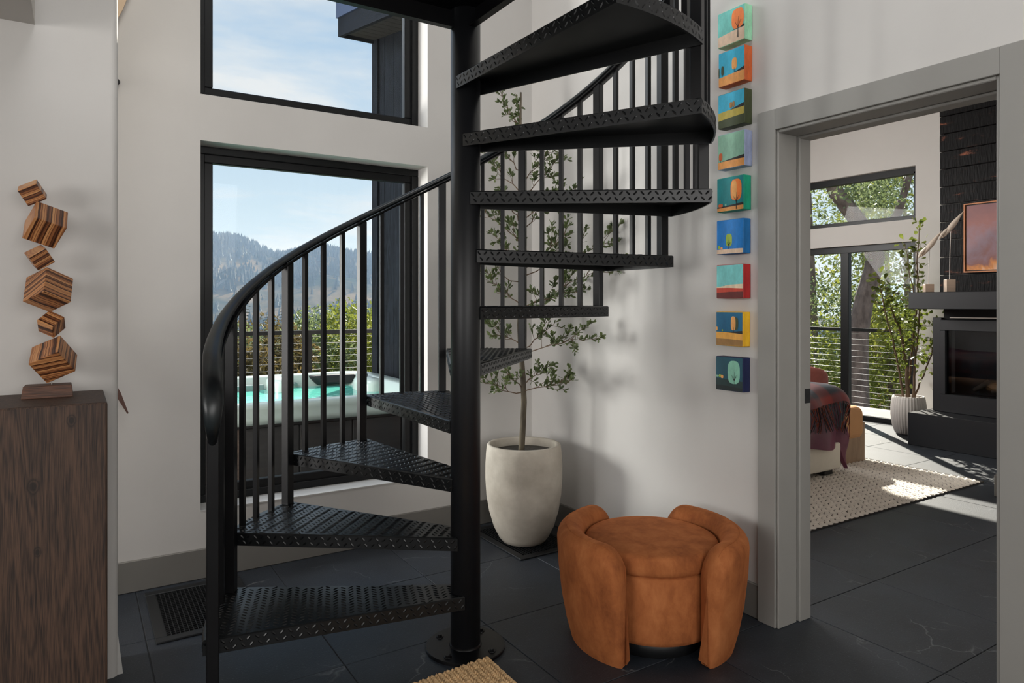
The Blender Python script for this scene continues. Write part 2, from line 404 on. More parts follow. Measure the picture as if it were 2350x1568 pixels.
def canvas_mat(c1, c2=None, sc=(9, 9, 9), rough=0.55, th=(0.4, 0.62)):
    m = bpy.data.materials.new('paint'); m.use_nodes = True; t = NT(m.node_tree); b = t.n['Principled BSDF']
    b.inputs['Roughness'].default_value = rough
    g = t.add('ShaderNodeTexCoord'); mpn = t.add('ShaderNodeMapping', i_0=g.outputs['Object']); mpn.inputs['Scale'].default_value = sc
    n = t.add('ShaderNodeTexNoise', i_Vector=mpn.outputs[0], i_Scale=4.0, i_Detail=8.0, i_Roughness=0.7)
    c2 = c2 or tuple(min(1, x * 1.35) for x in c1[:3]) + (1,)
    t.l.new(t.ramp(n.outputs[0], [(th[0], c1), (th[1], c2)]), b.inputs['Base Color'])
    bp = t.add('ShaderNodeBump', i_Strength=0.3, i_Distance=0.001, i_Height=n.outputs[0]); t.l.new(bp.outputs[0], b.inputs['Normal'])
    return m

# ------------------------------------------------------------------ structure: floor
WX = 2.42      # face of the wall with the paintings and the doorway
WY = 3.61      # face of the window wall
fl = struct(build('floor', MB().box(-3.6, 7.6, -2.8, 6.25, -0.2, -0.004), M['grout'], origin=(0, 0, -0.2)))
tm = MB(); g = 0.2972
e = 0.0015
tm.add([(-g, -g, -0.03), (g, -g, -0.03), (g, g, -0.03), (-g, g, -0.03), (-g, -g, -e), (g, -g, -e), (g, g, -e), (-g, g, -e),
        (-g + e, -g + e, 0), (g - e, -g + e, 0), (g - e, g - e, 0), (-g + e, g - e, 0)],
       [(0, 1, 5, 4), (1, 2, 6, 5), (2, 3, 7, 6), (3, 0, 4, 7), (4, 5, 9, 8), (5, 6, 10, 9), (6, 7, 11, 10), (7, 4, 8, 11), (8, 9, 10, 11)])
tme = tm.mesh('tile', M['tile'])
for i in range(-3, 12):
    for j in range(-5, 6):
        cx_, cy_ = 0.232 + 0.598 * i + 0.299, 2.463 + 0.598 * j + 0.299
        put('tile', tme, fl, (cx_, cy_, 0.2))

# walls
def wall_boxes(name, boxes, m=None):
    mb = MB()
    for b in boxes: mb.box(*b)
    return struct(build(name, mb, m or M['wall']))
OX0, OX1 = 0.506, 1.704
wall_boxes('wall_back', [(-3.6, OX0, WY, WY + 0.2, 0, 5.0), (OX1, WX + 0.18, WY, WY + 0.2, 0, 5.0), (OX0, OX1, WY, WY + 0.2, 0, 0.322),
                         (OX0, OX1, WY, WY + 0.2, 2.107, 2.33), (OX0, OX1, WY, WY + 0.2, 4.1, 5.0)])
DY0, DY1, DZ = 1.0, 1.807, 2.027
wall_boxes('wall_right', [(WX, WX + 0.18, DY1, WY, 0, 5.0), (WX, WX + 0.18, -2.8, DY0, 0, 5.0), (WX, WX + 0.18, DY0, DY1, DZ, 5.0)])
wall_boxes('wall_rear', [(-3.6, WX + 0.18, -2.95, -2.8, 0, 5.0)])
wall_boxes('wall_far_left', [(-3.75, -3.6, -2.8, WY + 0.2, 0, 5.0)])
struct(build('ceiling', MB().box(-3.75, WX + 0.18, -2.95, WY + 0.2, 5.0, 5.15), M['ceil']))
sw = MB().box(-3.6, 0.118, 2.815, 2.965, 0, 2.256).box(-3.6, 0.118, 2.815, 2.965, 2.256, 5.0)
# rounded outside corner of the stub wall
sw = MB()
pr = [(-3.6, 2.815), (0.104, 2.815)] + [(0.104 + 0.022 * sin(a), 2.837 - 0.022 * cos(a)) for a in [pi / 16 * k for k in range(1, 9)]] + [(0.126, 2.965), (-3.6, 2.965)]
sw.prism(pr, 0, 5.0)
struct(build('wall_left', sw, M['wall']))
struct(build('trim_1', MB().add([(0.1, 2.83, 0), (0.142, 2.83, 0), (0.127, 2.83, 0.135), (0.1, 2.83, 0.135), (0.1, 2.95, 0), (0.142, 2.95, 0), (0.127, 2.95, 0.135), (0.1, 2.95, 0.135)],
       [(0, 1, 2, 3), (5, 4, 7, 6), (1, 5, 6, 2), (3, 2, 6, 7), (0, 4, 5, 1), (0, 3, 7, 4)]), M['bright']))
struct(build('ceiling_loft', MB().box(-3.6, -0.117, -2.8, 2.815, 2.256, 2.45), M['ceil']))
# baseboards
def baseboard(name, boxes, m=None):
    mb = MB()
    for b in boxes: mb.box(*b)
    return struct(build(name, mb, m or M['base'], bevel=0.004, seg=1))
baseboard('baseboard_back', [(-3.5, WX, WY - 0.013, WY, 0, 0.145)])
baseboard('baseboard_right', [(WX - 0.013, WX, 1.89, WY - 0.013, 0, 0.145)])
# window sills are drywall returns: a bright painted sill board
struct(build('trim_2', MB().box(OX0, OX1, WY - 0.004, WY + 0.15, 0.322, 0.327), M['bright']))

# windows
def window(name, x0, x1, z0, z1):
    r = node(name, ((x0 + x1) / 2, WY + 0.14, z0))
    yf = WY + 0.128
    def ring(a, b, y0, y1, wd):
        mb = MB(); mb.box(a[0], b[0], y0, y1, a[1], a[1] + wd); mb.box(a[0], b[0], y0, y1, b[1] - wd, b[1])
        mb.box(a[0], a[0] + wd, y0, y1, a[1] + wd, b[1] - wd); mb.box(b[0] - wd, b[0], y0, y1, a[1] + wd, b[1] - wd); return mb
    build('window_frame', ring((x0, z0), (x1, z1), yf, yf + 0.072, 0.038), M['frame'], r, bevel=0.003, seg=1)
    build('sash', ring((x0 + 0.032, z0 + 0.032), (x1 - 0.032, z1 - 0.032), yf + 0.018, yf + 0.062, 0.046), M['frame'], r, bevel=0.004, seg=1)
    build('window_pane', MB().box(x0 + 0.07, x1 - 0.07, yf + 0.036, yf + 0.042, z0 + 0.07, z1 - 0.07), M['glass'], r)
    return r
window('window_1', OX0, OX1, 0.327, 2.107)
window('window_2', OX0, OX1, 2.33, 4.1)

# doorway: casing, jambs, stops
d1 = node('door_1', (WX, 1.4, 0))
cw = 0.085
for side, xa, xb in (('casing', WX - 0.02, WX), ('casing', WX + 0.18, WX + 0.2)):
    build('door_casing', MB().box(xa, xb, DY1, DY1 + cw, 0, DZ + cw), M['trim'], d1, bevel=0.002, seg=1)
    build('door_casing', MB().box(xa, xb, DY0 - cw, DY0, 0, DZ + cw), M['trim'], d1, bevel=0.002, seg=1)
    build('head_casing', MB().box(xa, xb, DY0, DY1, DZ, DZ + cw), M['trim'], d1, bevel=0.002, seg=1)
for y0, y1 in ((DY1 - 0.012, DY1 - 0.0005), (DY0 + 0.0005, DY0 + 0.012)):
    build('door_jamb', MB().box(WX - 0.012, WX + 0.105, y0, y1, 0, DZ - 0.0005), M['trim'], d1, bevel=0.003, seg=1)
    build('door_jamb', MB().box(WX + 0.118, WX + 0.192, y0 - 0.006 if y0 > 1.4 else y0, y1 if y0 > 1.4 else y1 + 0.006, 0, DZ - 0.0005), M['trim'], d1, bevel=0.003, seg=1)
build('head_jamb', MB().box(WX - 0.012, WX + 0.105, DY0 + 0.012, DY1 - 0.012, DZ - 0.014, DZ - 0.0005), M['trim'], d1, bevel=0.003, seg=1)
build('head_jamb', MB().box(WX + 0.118, WX + 0.192, DY0 + 0.012, DY1 - 0.012, DZ - 0.022, DZ - 0.0005), M['trim'], d1, bevel=0.003, seg=1)
build('strike_plate', MB().box(WX + 0.15, WX + 0.185, DY1 - 0.0205, DY1 - 0.0178, 0.905, 0.965).box(WX + 0.16, WX + 0.172, DY1 - 0.022, DY1 - 0.0205, 0.925, 0.945), M['black'], d1)

# ------------------------------------------------------------------ bedroom shell
BX = 7.5
def bz(y): return 3.19 + 0.16 * (y - 3.06)
wall_boxes('wall_bedroom_far', [(BX, BX + 0.16, 0.3, 3.909, 0, 4.0), (BX, BX + 0.16, 3.909, 6.2, 1.985, 2.219), (BX, BX + 0.16, 3.909, 6.2, 2.784, 4.0)])
wall_boxes('wall_bedroom_north', [(WX + 0.02, BX + 0.16, 6.12, 6.27, 0, 4.0)])
wall_boxes('wall_bedroom_west', [(WX + 0.02, WX + 0.18, WY + 0.2, 6.12, 0, 4.0)])
wall_boxes('wall_bedroom_right', [(5.33, BX, 0.3, 2.235, 0, 3.6)])
wall_boxes('wall_bedroom_south', [(WX + 0.18, 5.33, 0.3, 0.45, 0, 3.6)])
baseboard('baseboard_bedroom_right', [(5.317, 5.33, 0.45, 2.248, 0, 0.15), (5.33, 6.6, 2.235, 2.248, 0, 0.15)])
rc = MB()
rc.add([(WX + 0.02, 0.2, bz(0.2)), (BX + 0.4, 0.2, bz(0.2)), (BX + 0.4, 6.27, bz(6.27)), (WX + 0.02, 6.27, bz(6.27)),
        (WX + 0.02, 0.2, bz(0.2) + 0.15), (BX + 0.4, 0.2, bz(0.2) + 0.15), (BX + 0.4, 6.27, bz(6.27) + 0.15), (WX + 0.02, 6.27, bz(6.27) + 0.15)],
       [(0, 1, 2, 3)[::-1], (4, 5, 6, 7), (0, 1, 5, 4), (1, 2, 6, 5), (2, 3, 7, 6), (3, 0, 4, 7)])
struct(build('ceiling_bedroom', rc, M['ceil']))
def far_window(name, y0, y1, z0, z1, mull=()):
    r = node(name, (BX + 0.07, (y0 + y1) / 2, z0))
    xa, xb = BX + 0.06, BX + 0.13
    mb = MB(); wd = 0.05
    mb.box(xa, xb, y0, y1, z0, z0 + wd); mb.box(xa, xb, y0, y1, z1 - wd * 1.5, z1); mb.box(xa, xb, y0, y0 + wd, z0 + wd, z1 - wd); mb.box(xa, xb, y1 - wd, y1, z0 + wd, z1 - wd)
    build('window_frame', mb, M['frame'], r, bevel=0.003, seg=1)
    ys = [y0 + wd] + [v for m_ in mull for v in m_] + [y1 - wd]
    for a, b in mull: build('mullion', MB().box(xa + 0.01, xb, a, b, z0 + wd, z1 - wd), M['frame'], r, bevel=0.003, seg=1)
    for k in range(0, len(ys), 2):
        build('window_pane', MB().box(BX + 0.09, BX + 0.096, ys[k], ys[k + 1], z0 + wd, z1 - wd), M['glass'], r)
    return r
far_window('window_3', 3.909, 6.1, 2.219, 2.784)
far_window('door_2', 3.915, 6.1, 0.0, 1.985, [(4.70, 4.80)])

# wing outside the window: black board siding, fascia, flashing
wn = node('wall_wing', (WX, 5.0, -0.3))
y = WY + 0.22
while y < 6.15:
    build('siding_board', MB().box(WX - 0.012, WX + 0.02, y, min(y + 0.213, 6.15), -0.3, 4.2), M['siding'], wn, bevel=0.002, seg=1); y += 0.22
build('corner_board', MB().box(WX - 0.035, WX + 0.02, 6.155, 6.29, -0.3, 4.2), M['siding'], wn, bevel=0.003, seg=1)
def fz(y): return 3.79 + 0.19 * (y - 6.27)
def slab(x0, x1, y0, y1, za, zb):
    mb = MB()
    mb.add([(x0, y0, fz(y0) + za), (x1, y0, fz(y0) + za), (x1, y1, fz(y1) + za), (x0, y1, fz(y1) + za), (x0, y0, fz(y0) + zb), (x1, y0, fz(y0) + zb), (x1, y1, fz(y1) + zb), (x0, y1, fz(y1) + zb)],
           [(3, 2, 1, 0), (4, 5, 6, 7), (0, 1, 5, 4), (1, 2, 6, 5), (2, 3, 7, 6), (3, 0, 4, 7)]); return mb
ev = node('ceiling_eave', (2.05, 6.27, 3.79))
build('fascia_board', slab(2.05, 2.085, WY + 0.21, 6.27, 0, 0.17), M['fascia'], ev)
build('fascia_board', slab(2.085, WX - 0.036, 6.235, 6.27, 0, 0.17), M['fascia'], ev)
build('flashing', slab(2.035, 2.085, WY + 0.21, 6.285, 0.17, 0.36), M['flashing'], ev)
y = WY + 0.21
while y < 6.2:
    build('soffit_board', slab(2.085, WX - 0.036, y, min(y + 0.135, 6.234), 0.03, 0.045), M['soffit'], ev); y += 0.142
build('roof_deck', slab(2.0, 8.1, WY - 0.3, 6.4, 0.36, 0.45), M['flashing'], ev)

# ------------------------------------------------------------------ spiral staircase
PX, PY, RB, RISE = 1.2689, 2.3495, 0.8969, 0.2182
A0, DA = radians(175.35), radians(26.517)
st = thing('spiral_staircase', (PX, PY, 0), 'black steel spiral staircase with tread-plate steps around a central pole', 'staircase')
def ang(k): return A0 - DA * k
build('center_pole', MB().lathe([(0.0, 0.0), (0.0572, 0.0), (0.0572, 2.52), (0.0, 2.52)], 48, (PX, PY, 0.006)), M['pole'], st)
bpo = build('base_plate', MB().lathe([(0, 0), (0.153, 0), (0.153, 0.0085), (0.15, 0.0105), (0.0572, 0.0105)], 64, (PX, PY, 0), smooth=False), M['steel'], st)
for a in (radians(208), radians(300), radians(30), radians(120)):
    bx_, by_ = PX + 0.118 * cos(a), PY + 0.118 * sin(a)
    mb = MB(); mb.lathe([(0, 0.022), (0.0085, 0.022), (0.0095, 0.0195), (0.0095, 0.0105)], 6, (bx_, by_, 0), smooth=False)
    mb.lathe([(0.015, 0.0105), (0.015, 0.0125), (0.0095, 0.0125)], 16, (bx_, by_, 0))
    build('bolt', mb, M['steel'], bpo)
# weld collar at the pole's foot
build('weld_collar', MB().lathe([(0.063, 0.0105), (0.061, 0.014), (0.0572, 0.017)], 40, (PX, PY, 0)), M['steel'], st)

# tread: local frame, x = radial mid direction, top at z=0
TH = 0.05; RO = 0.925
ha = DA / 2
def tread_outline():
    pts = []
    a0, a1 = -ha - radians(2.6), ha - radians(1.6)      # back edge lower angle, nose edge higher angle
    for k in range(9):
        a = a0 + (a1 - a0) * k / 8; pts.append((RO * cos(a), RO * sin(a)))
    inner = [(0.062 * cos(radians(78)), 0.062 * sin(radians(78))), (0.062 * cos(radians(-78)), 0.062 * sin(radians(-78)))]
    return pts, inner
op, ip = tread_outline()
poly = [ip[1]] + op + [ip[0]]
def inset(poly, d):
    n = len(poly); out = []
    for i in range(n):
        p0, p1, p2 = Vector(poly[i - 1]), Vector(poly[i]), Vector(poly[(i + 1) % n])
        e1 = (p1 - p0).normalized(); e2 = (p2 - p1).normalized()
        n1 = Vector((-e1.y, e1.x)); n2 = Vector((-e2.y, e2.x)); b_ = (n1 + n2); b_ /= max(0.3, (1 + n1.dot(n2)))
        out.append(tuple(p1 + b_ * d))
    return out
inp = inset(poly, 0.006); inb = inset(poly, 0.004)
mb = MB(); n = len(poly)
V = [(x, y, 0.0) for x, y in inb] + [(x, y, -0.004) for x, y in poly] + [(x, y, -TH) for x, y in poly] + [(x, y, -TH) for x, y in inp] + [(x, y, -0.006) for x, y in inp]
F = [tuple(range(n)), tuple(range(4 * n, 5 * n))[::-1]]
for i in range(n):
    j = (i + 1) % n
    for a, b in ((1, 0), (2, 1), (3, 2), (4, 3)): F.append((a * n + i, a * n + j, b * n + j, b * n + i))
mb.add(V, F)
tread_me = mb.mesh('tread', M['plate'])
# raised lugs of the tread plate
lm = MB()
def lug(c, d, nrm, L=0.0135, wd=0.0038, h=0.0024):
    c, d, nrm = Vector(c), Vector(d).normalized(), Vector(nrm); s_ = nrm.cross(d)
    v = [c - d * L, c - d * L * 0.5 - s_ * wd, c + d * L * 0.5 - s_ * wd, c + d * L, c + d * L * 0.5 + s_ * wd, c - d * L * 0.5 + s_ * wd, c - d * L * 0.55 + nrm * h, c + d * L * 0.55 + nrm * h]
    lm.add(v, [(0, 1, 6), (1, 2, 7, 6), (2, 3, 7), (3, 4, 7), (4, 5, 6, 7), (5, 0, 6)])
def inside(p, poly, m):
    n = len(poly)
    for i in range(n):
        a, b = Vector(poly[i]), Vector(poly[(i + 1) % n]); e_ = b - a
        if (e_.x * (p[1] - a.y) - e_.y * (p[0] - a.x)) / e_.length < m: return False
    return True
pit = 0.0285
for i in range(0, 36):
    for j in range(-18, 19):
        p = (i * pit, j * pit * 0.78)
        if inside(p, poly, 0.011):
            a = radians(40) if (i + j) % 2 else radians(-40)
            if j % 2: a = -a
            lug((p[0], p[1], 0.0), (cos(a), sin(a), 0), (0, 0, 1))
for i in range(n):
    a_, b_ = Vector(poly[i]), Vector(poly[(i + 1) % n]); e_ = b_ - a_; L = e_.length
    if i == n - 1: continue
    d = e_ / L; nr = Vector((d.y, -d.x, 0)); d3 = Vector((d.x, d.y, 0))
    m_ = max(1, int(L / 0.026))
    for k in range(m_):
        for r in range(2):
            c_ = a_ + d * (L * (k + 0.32 + 0.36 * r) / m_); s_ = 1 if k % 2 else -1
            lug((c_.x, c_.y, -0.0145 - 0.0215 * r), d3 * 0.7 + Vector((0, 0, 0.7 * s_)), nr, 0.011, 0.0034, 0.0022)
lug_me = lm.mesh('tread_lugs', M['plate'])
for k in range(1, 11):
    m_ = ang(k - 0.5)
    o = put('tread', tread_me, st, (0, 0, RISE * k), m_)
    l_ = put('tread_lugs', lug_me, o); l_['kind'] = 'stuff'
def zr(k): return 1.085 + RISE * k
def sq_bar(k, hw, z0, z1):
    a = ang(k); c_, s_ = cos(a), sin(a); x, y = PX + RB * c_, PY + RB * s_
    return MB().obox((x, y, (z0 + z1) / 2), (c_ * hw, s_ * hw, 0), (-s_ * hw, c_ * hw, 0), (0, 0, (z1 - z0) / 2))
for k in range(0, 11):
    z0 = RISE * k if k > 0 else 0.0
    z1 = zr(k) - 0.019 if k else 0.95
    build('newel_post' if k == 0 else 'post', sq_bar(k, 0.0185, z0, z1), M['steel'], st, bevel=0.002, seg=1)
    if k < 10:
        for q in (0.25, 0.5, 0.75):
            build('baluster', sq_bar(k + q, 0.0095, RISE * (k + 1), zr(k + q) - 0.018), M['steel'], st)
# handrail: moulded cap on a flat bar, dropping to the newel in a scroll
def rail_pt(k):
    a = ang(k); return Vector((PX + RB * cos(a), PY + RB * sin(a), zr(k)))
path = [rail_pt(10 - 0.125 * i) for i in range(0, 79)]
p0 = rail_pt(0.2); tdir = (rail_pt(0.05) - rail_pt(0.2)); tdir.z = 0; tdir.normalize()
base = rail_pt(0)
for fwd, z in ((0.0, 1.075), (0.026, 1.04), (0.046, 1.0), (0.055, 0.965), (0.05, 0.93), (0.034, 0.90), (0.014, 0.875), (0.0, 0.845)):
    path.append(Vector((base.x, base.y, 0)) + tdir * fwd + Vector((0, 0, z)))
def sweep(path, prof, scale=None, off=0.0):
    mb = MB(); rows = []
    for i, p in enumerate(path):
        t = (path[min(i + 1, len(path) - 1)] - path[max(i - 1, 0)]).normalized()
        rad = Vector((p.x - PX, p.y - PY, 0)).normalized()
        s_ = (rad - t * rad.dot(t)).normalized(); u_ = t.cross(s_)
        if u_.z < 0 and i < len(path) - 9: u_ = -u_
        if i >= len(path) - 9 and u_.dot(prev) < 0: u_ = -u_
        prev = u_
        sc = scale(i) if scale else (1, 1); wq = min(1.0, max(0.0, (i - (len(path) - 16)) / 9.0)); sc = (sc[0] * (0.70 + 0.34 * wq), sc[1] * (0.76 + 0.2 * wq))
        rows.append([p + s_ * a * sc[0] + u_ * (b * sc[1] + off) for a, b in prof])
    rows = [r + [r[0]] for r in rows]
    mb.grid(rows)
    mb.add(rows[0][:-1], [tuple(range(len(prof)))]); mb.add(rows[-1][:-1], [tuple(range(len(prof)))[::-1]])
    return mb
N_ = len(path)
prof = [(-0.029, -0.004), (-0.031, 0.004), (-0.027, 0.013), (-0.016, 0.019), (0, 0.021), (0.016, 0.019), (0.027, 0.013), (0.031, 0.004), (0.029, -0.004), (0.022, -0.008), (0.02, -0.014), (-0.02, -0.014), (-0.022, -0.008)]
hr = build('handrail', sweep(path, prof, lambda i: ((1, 1) if i < N_ - 5 else (1 - 0.14 * (i - (N_ - 6)), 1 - 0.12 * (i - (N_ - 6))))), M['rail'], st)
build('rail_bar', sweep(path[:N_ - 6], [(-0.0285, -0.0175), (0.0285, -0.0175), (0.0285, -0.031), (-0.0285, -0.031)]), M['steel'], hr)
# square landing hung on the pole, reaching the loft floor
LZ = 2.45
ld = bpy.data.objects.new('landing', None); ld.parent = st; ld.location = (0, 0, LZ); C.objects.link(ld)
lx0, lx1, ly0, ly1 = -0.117, PX + 0.02, 1.05, PY + 0.02
build('deck_plate', MB().box(lx0, lx1, ly0, ly1, LZ - 0.006, LZ), M['steel'], ld)
for bx_ in ((lx0, lx1, ly1 - 0.008, ly1, LZ - 0.075, LZ - 0.006), (lx1 - 0.008, lx1, ly0, ly1 - 0.008, LZ - 0.075, LZ - 0.006), (lx0, lx1, ly0, ly0 + 0.008, LZ - 0.075, LZ - 0.006)):
    build('frame_angle', MB().box(*bx_), M['steel'], ld)
for bx_ in ((lx0, lx1 - 0.03, ly1 - 0.036, ly1 - 0.008, LZ - 0.081, LZ - 0.075), (lx1 - 0.036, lx1 - 0.008, ly0, ly1 - 0.036, LZ - 0.081, LZ - 0.075)):
    build('frame_flange', MB().box(*bx_), M['steel'], ld)

# ------------------------------------------------------------------ pedestal and cube sculpture
pd = build('pedestal', MB().box(-0.46, 0.081, 2.432, 2.8, 0, 1.0215), M['pedestal'], bevel=0.006, seg=2)
tag(pd, 'dark fumed-oak block pedestal against the left wall, holding the cube sculpture', 'pedestal')
sc_ = thing('cube_sculpture', (-0.075, 2.69, 1.0215), 'sculpture of six striped wooden cubes balanced on corners, on the oak pedestal', 'sculpture')
zt = 1.0215
mb = MB(); mb.add([(-0.146, 2.637, zt), (-0.008, 2.637, zt), (-0.008, 2.735, zt), (-0.146, 2.735, zt), (-0.141, 2.648, zt + 0.038), (-0.012, 2.648, zt + 0.038), (-0.013, 2.725, zt + 0.038), (-0.138, 2.725, zt + 0.038)],
                  [(3, 2, 1, 0), (4, 5, 6, 7), (0, 1, 5, 4), (1, 2, 6, 5), (2, 3, 7, 6), (3, 0, 4, 7)])
build('base_block', mb, M['walnut'], sc_, bevel=0.0012, seg=1)
build('pin', MB().tube([(-0.0665, 2.688, zt + 0.036), (-0.0665, 2.688, zt + 0.052)], 0.0015, 6), M['rod'], sc_)
CUBES = [
 (0.0586, (-0.122, 2.7837, 1.6879), [(-0.4919, -0.3253, 0.8076), (0.8705, -0.1694, 0.4621), (0.0136, -0.9303, -0.3665)], (1, 0.0, 0.0), 290),
 (0.0941, (-0.0853, 2.7606, 1.581), [(0.9234, 0.2259, -0.3104), (0.0341, 0.7571, 0.6524), (-0.3824, 0.613, -0.6914)], (1, 0.0, 0.06), 210),
 (0.0555, (-0.102, 2.7711, 1.4735), [(0.8392, 0.0789, 0.5381), (0.4699, 0.3932, -0.7903), (-0.2739, 0.9161, 0.2929)], (0.1, 1, 0.0), 330),
 (0.0943, (-0.0771, 2.7554, 1.3661), [(0.074, 0.5142, 0.8545), (0.7721, 0.5127, -0.3754), (-0.6311, 0.6875, -0.3591)], (1, 0, 0.3), 330),
 (0.0547, (-0.0687, 2.7501, 1.2528), [(0.6146, 0.5195, 0.5936), (0.0582, 0.7206, -0.6909), (-0.7867, 0.4592, 0.4127)], (1, 0.3, 0), 260),
 (0.0938, (-0.0627, 2.7464, 1.1363), [(0.0644, 0.8419, 0.5357), (0.5233, 0.4286, -0.7365), (-0.8497, 0.3278, -0.413)], (0, 1, 0.3), 320)]
camp = Vector((0, 0, 1.32)); KS = 2.24 / 2.29
for i, (s_, c_, E_, nv_, fq) in enumerate(CUBES):
    ctr = camp + (Vector(c_) - camp) * KS; h_ = s_ * KS / 2
    mb = MB(); mb.box(-h_, h_, -h_, h_, -h_, h_)
    me = mb.mesh('cube', zebra_mat('zebrawood_%d' % i, tuple(nv_), fq))
    o = put('cube', me, sc_); a, b, c3 = [Vector(v).normalized() for v in E_]
    if a.cross(b).dot(c3) < 0: c3 = -c3
    m3 = Matrix((a, b, c3)).transposed()
    o.rotation_mode = 'QUATERNION'; o.rotation_quaternion = m3.to_quaternion(); o.location = ctr - Vector(sc_.location)
    bv = o.modifiers.new('bevel', 'BEVEL'); bv.width = 0.0022; bv.segments = 2

# wall sculpture on the window wall, mostly behind the stub wall
ws = thing('wall_sculpture', (0.05, 3.58, 0.82), 'long curved wooden blades hung on the window wall behind the left wall corner', 'wall art')
def blade(pts, wd, th, m):
    mb = MB(); rows = []
    P_ = [Vector(p) for p in pts]
    for i, p in enumerate(P_):
        t = (P_[min(i + 1, len(P_) - 1)] - P_[max(i - 1, 0)]).normalized(); s_ = Vector((t.z, 0, -t.x)); f_ = wd * max(0.12, sin(pi * (0.06 + 0.88 * i / (len(P_) - 1))))
        rows.append([p + s_ * f_ + Vector((0, -th, 0)), p - s_ * f_ + Vector((0, -th, 0)), p - s_ * f_ + Vector((0, th, 0)), p + s_ * f_ + Vector((0, th, 0)), p + s_ * f_ + Vector((0, -th, 0))])
    mb.grid(rows, smooth=False); mb.add(rows[0][:4], [(0, 1, 2, 3)]); mb.add(rows[-1][:4], [(3, 2, 1, 0)])
    return build('blade', mb, m, ws)
lt = mat('ash_blade', rgb(206, 180, 150), 0.5); dk = mat('rosewood_blade', rgb(84, 52, 40), 0.45)
blade([(-0.22, 3.585, 1.9), (-0.12, 3.585, 2.12), (-0.02, 3.58, 2.32), (0.075, 3.575, 2.5), (0.15, 3.575, 2.66), (0.21, 3.575, 2.82), (0.26, 3.575, 3.0)], 0.035, 0.008, lt)
blade([(-0.24, 3.585, 1.7), (-0.12, 3.585, 1.45), (0.0, 3.58, 1.22), (0.1, 3.575, 1.03), (0.16, 3.57, 0.915), (0.198, 3.57, 0.825)], 0.017, 0.007, dk)
build('peg', MB().tube([(0.153, 3.6, 2.322), (0.153, 3.585, 2.322)], 0.014, 14).tube([(0.153, 3.59, 2.322), (0.153, 3.58, 2.322)], [0.016, 0.012], 14), M['hard'], ws)

# ------------------------------------------------------------------ floor grilles
def floor_vent(x0, x1, y0, y1, label):
    r = thing('floor_vent', ((x0 + x1) / 2, (y0 + y1) / 2, 0), label, 'floor vent', 'black floor vents')
    fw = 0.042
    mb = MB()
    for b in ((x0, x1, y0, y0 + fw), (x0, x1, y1 - fw, y1), (x0, x0 + fw, y0 + fw, y1 - fw), (x1 - fw, x1, y0 + fw, y1 - fw)): mb.box(*b, 0.0, 0.008)
    build('vent_frame', mb, M['grille'], r, bevel=0.002, seg=1)
    build('vent_shade', MB().box(x0 + fw, x1 - fw, y0 + fw, y1 - fw, 0.0005, 0.0015), M['dark'], r)  # flat near-black sheet on the floor, painting the shade under the grille
    g_ = MB(); x = x0 + fw
    while x < x1 - fw: g_.box(x - 0.0012, x + 0.0012, y0 + fw, y1 - fw, 0.0015, 0.007); x += 0.0165
    y = y0 + fw
    while y < y1 - fw: g_.box(x0 + fw, x1 - fw, y - 0.0012, y + 0.0012, 0.0015, 0.0065); y += 0.0185
    build('grille', g_, M['grille'], r)
floor_vent(0.262, 0.665, 2.995, 3.545, 'black grid floor vent behind the bottom step, by the window wall baseboard')
floor_vent(1.93, 2.335, 2.98, 3.54, 'black grid floor vent under the concrete tree pot in the corner')

# ------------------------------------------------------------------ concrete pot with slim tree
PC = Vector((2.098, 3.207, 0.0085))
pt = thing('potted_tree', PC, 'slim young olive-leaved tree in a tall greige concrete pot in the corner', 'potted tree')
profp = [(0.0, 0.0), (0.098, 0.0), (0.118, 0.006), (0.138, 0.03), (0.168, 0.09), (0.192, 0.17), (0.207, 0.26), (0.213, 0.35), (0.213, 0.42), (0.209, 0.49), (0.204, 0.532), (0.199, 0.539), (0.187, 0.539), (0.181, 0.532), (0.182, 0.46), (0.182, 0.4)]
build('pot', MB().lathe(profp, 64, PC), M['concrete'], pt)
build('soil', MB().lathe([(0.1835, 0.492), (0.1, 0.497), (0.0, 0.5)], 32, PC), M['soil'], pt)
trunk_pts = []
for i in range(15):
    z = 0.49 + i * (2.0 / 14)
    trunk_pts.append((PC.x - 0.012 + 0.010 * sin(i * 0.9) - 0.004 * i / 14, PC.y + 0.008 * cos(i * 1.3), z))
tr_ = build('trunk', MB().tube(trunk_pts, [0.0175 - 0.012 * i / 14 for i in range(15)], 10), M['bark'], pt)
def leaf_add(mb, p, d, up, L, wd):
    d = d.normalized(); s_ = d.cross(up)
    if s_.length < 1e-3: s_ = d.cross(Vector((1, 0, 0)))
    s_.normalize(); n_ = s_.cross(d).normalized()
    v = [p, p + d * L * 0.45 - s_ * wd * 0.75 + n_ * wd * 0.2, p + d * L * 0.8 - s_ * wd + n_ * wd * 0.25, p + d * L, p + d * L * 0.8 + s_ * wd + n_ * wd * 0.25, p + d * L * 0.45 + s_ * wd * 0.75 + n_ * wd * 0.2, p + d * L * 0.7]
    mb.add(v, [(0, 1, 6), (1, 2, 6), (2, 3, 6), (3, 4, 6), (4, 5, 6), (5, 0, 6)], True)
def rv(r): return Vector((r.uniform(-1, 1), r.uniform(-1, 1), r.uniform(-1, 1)))
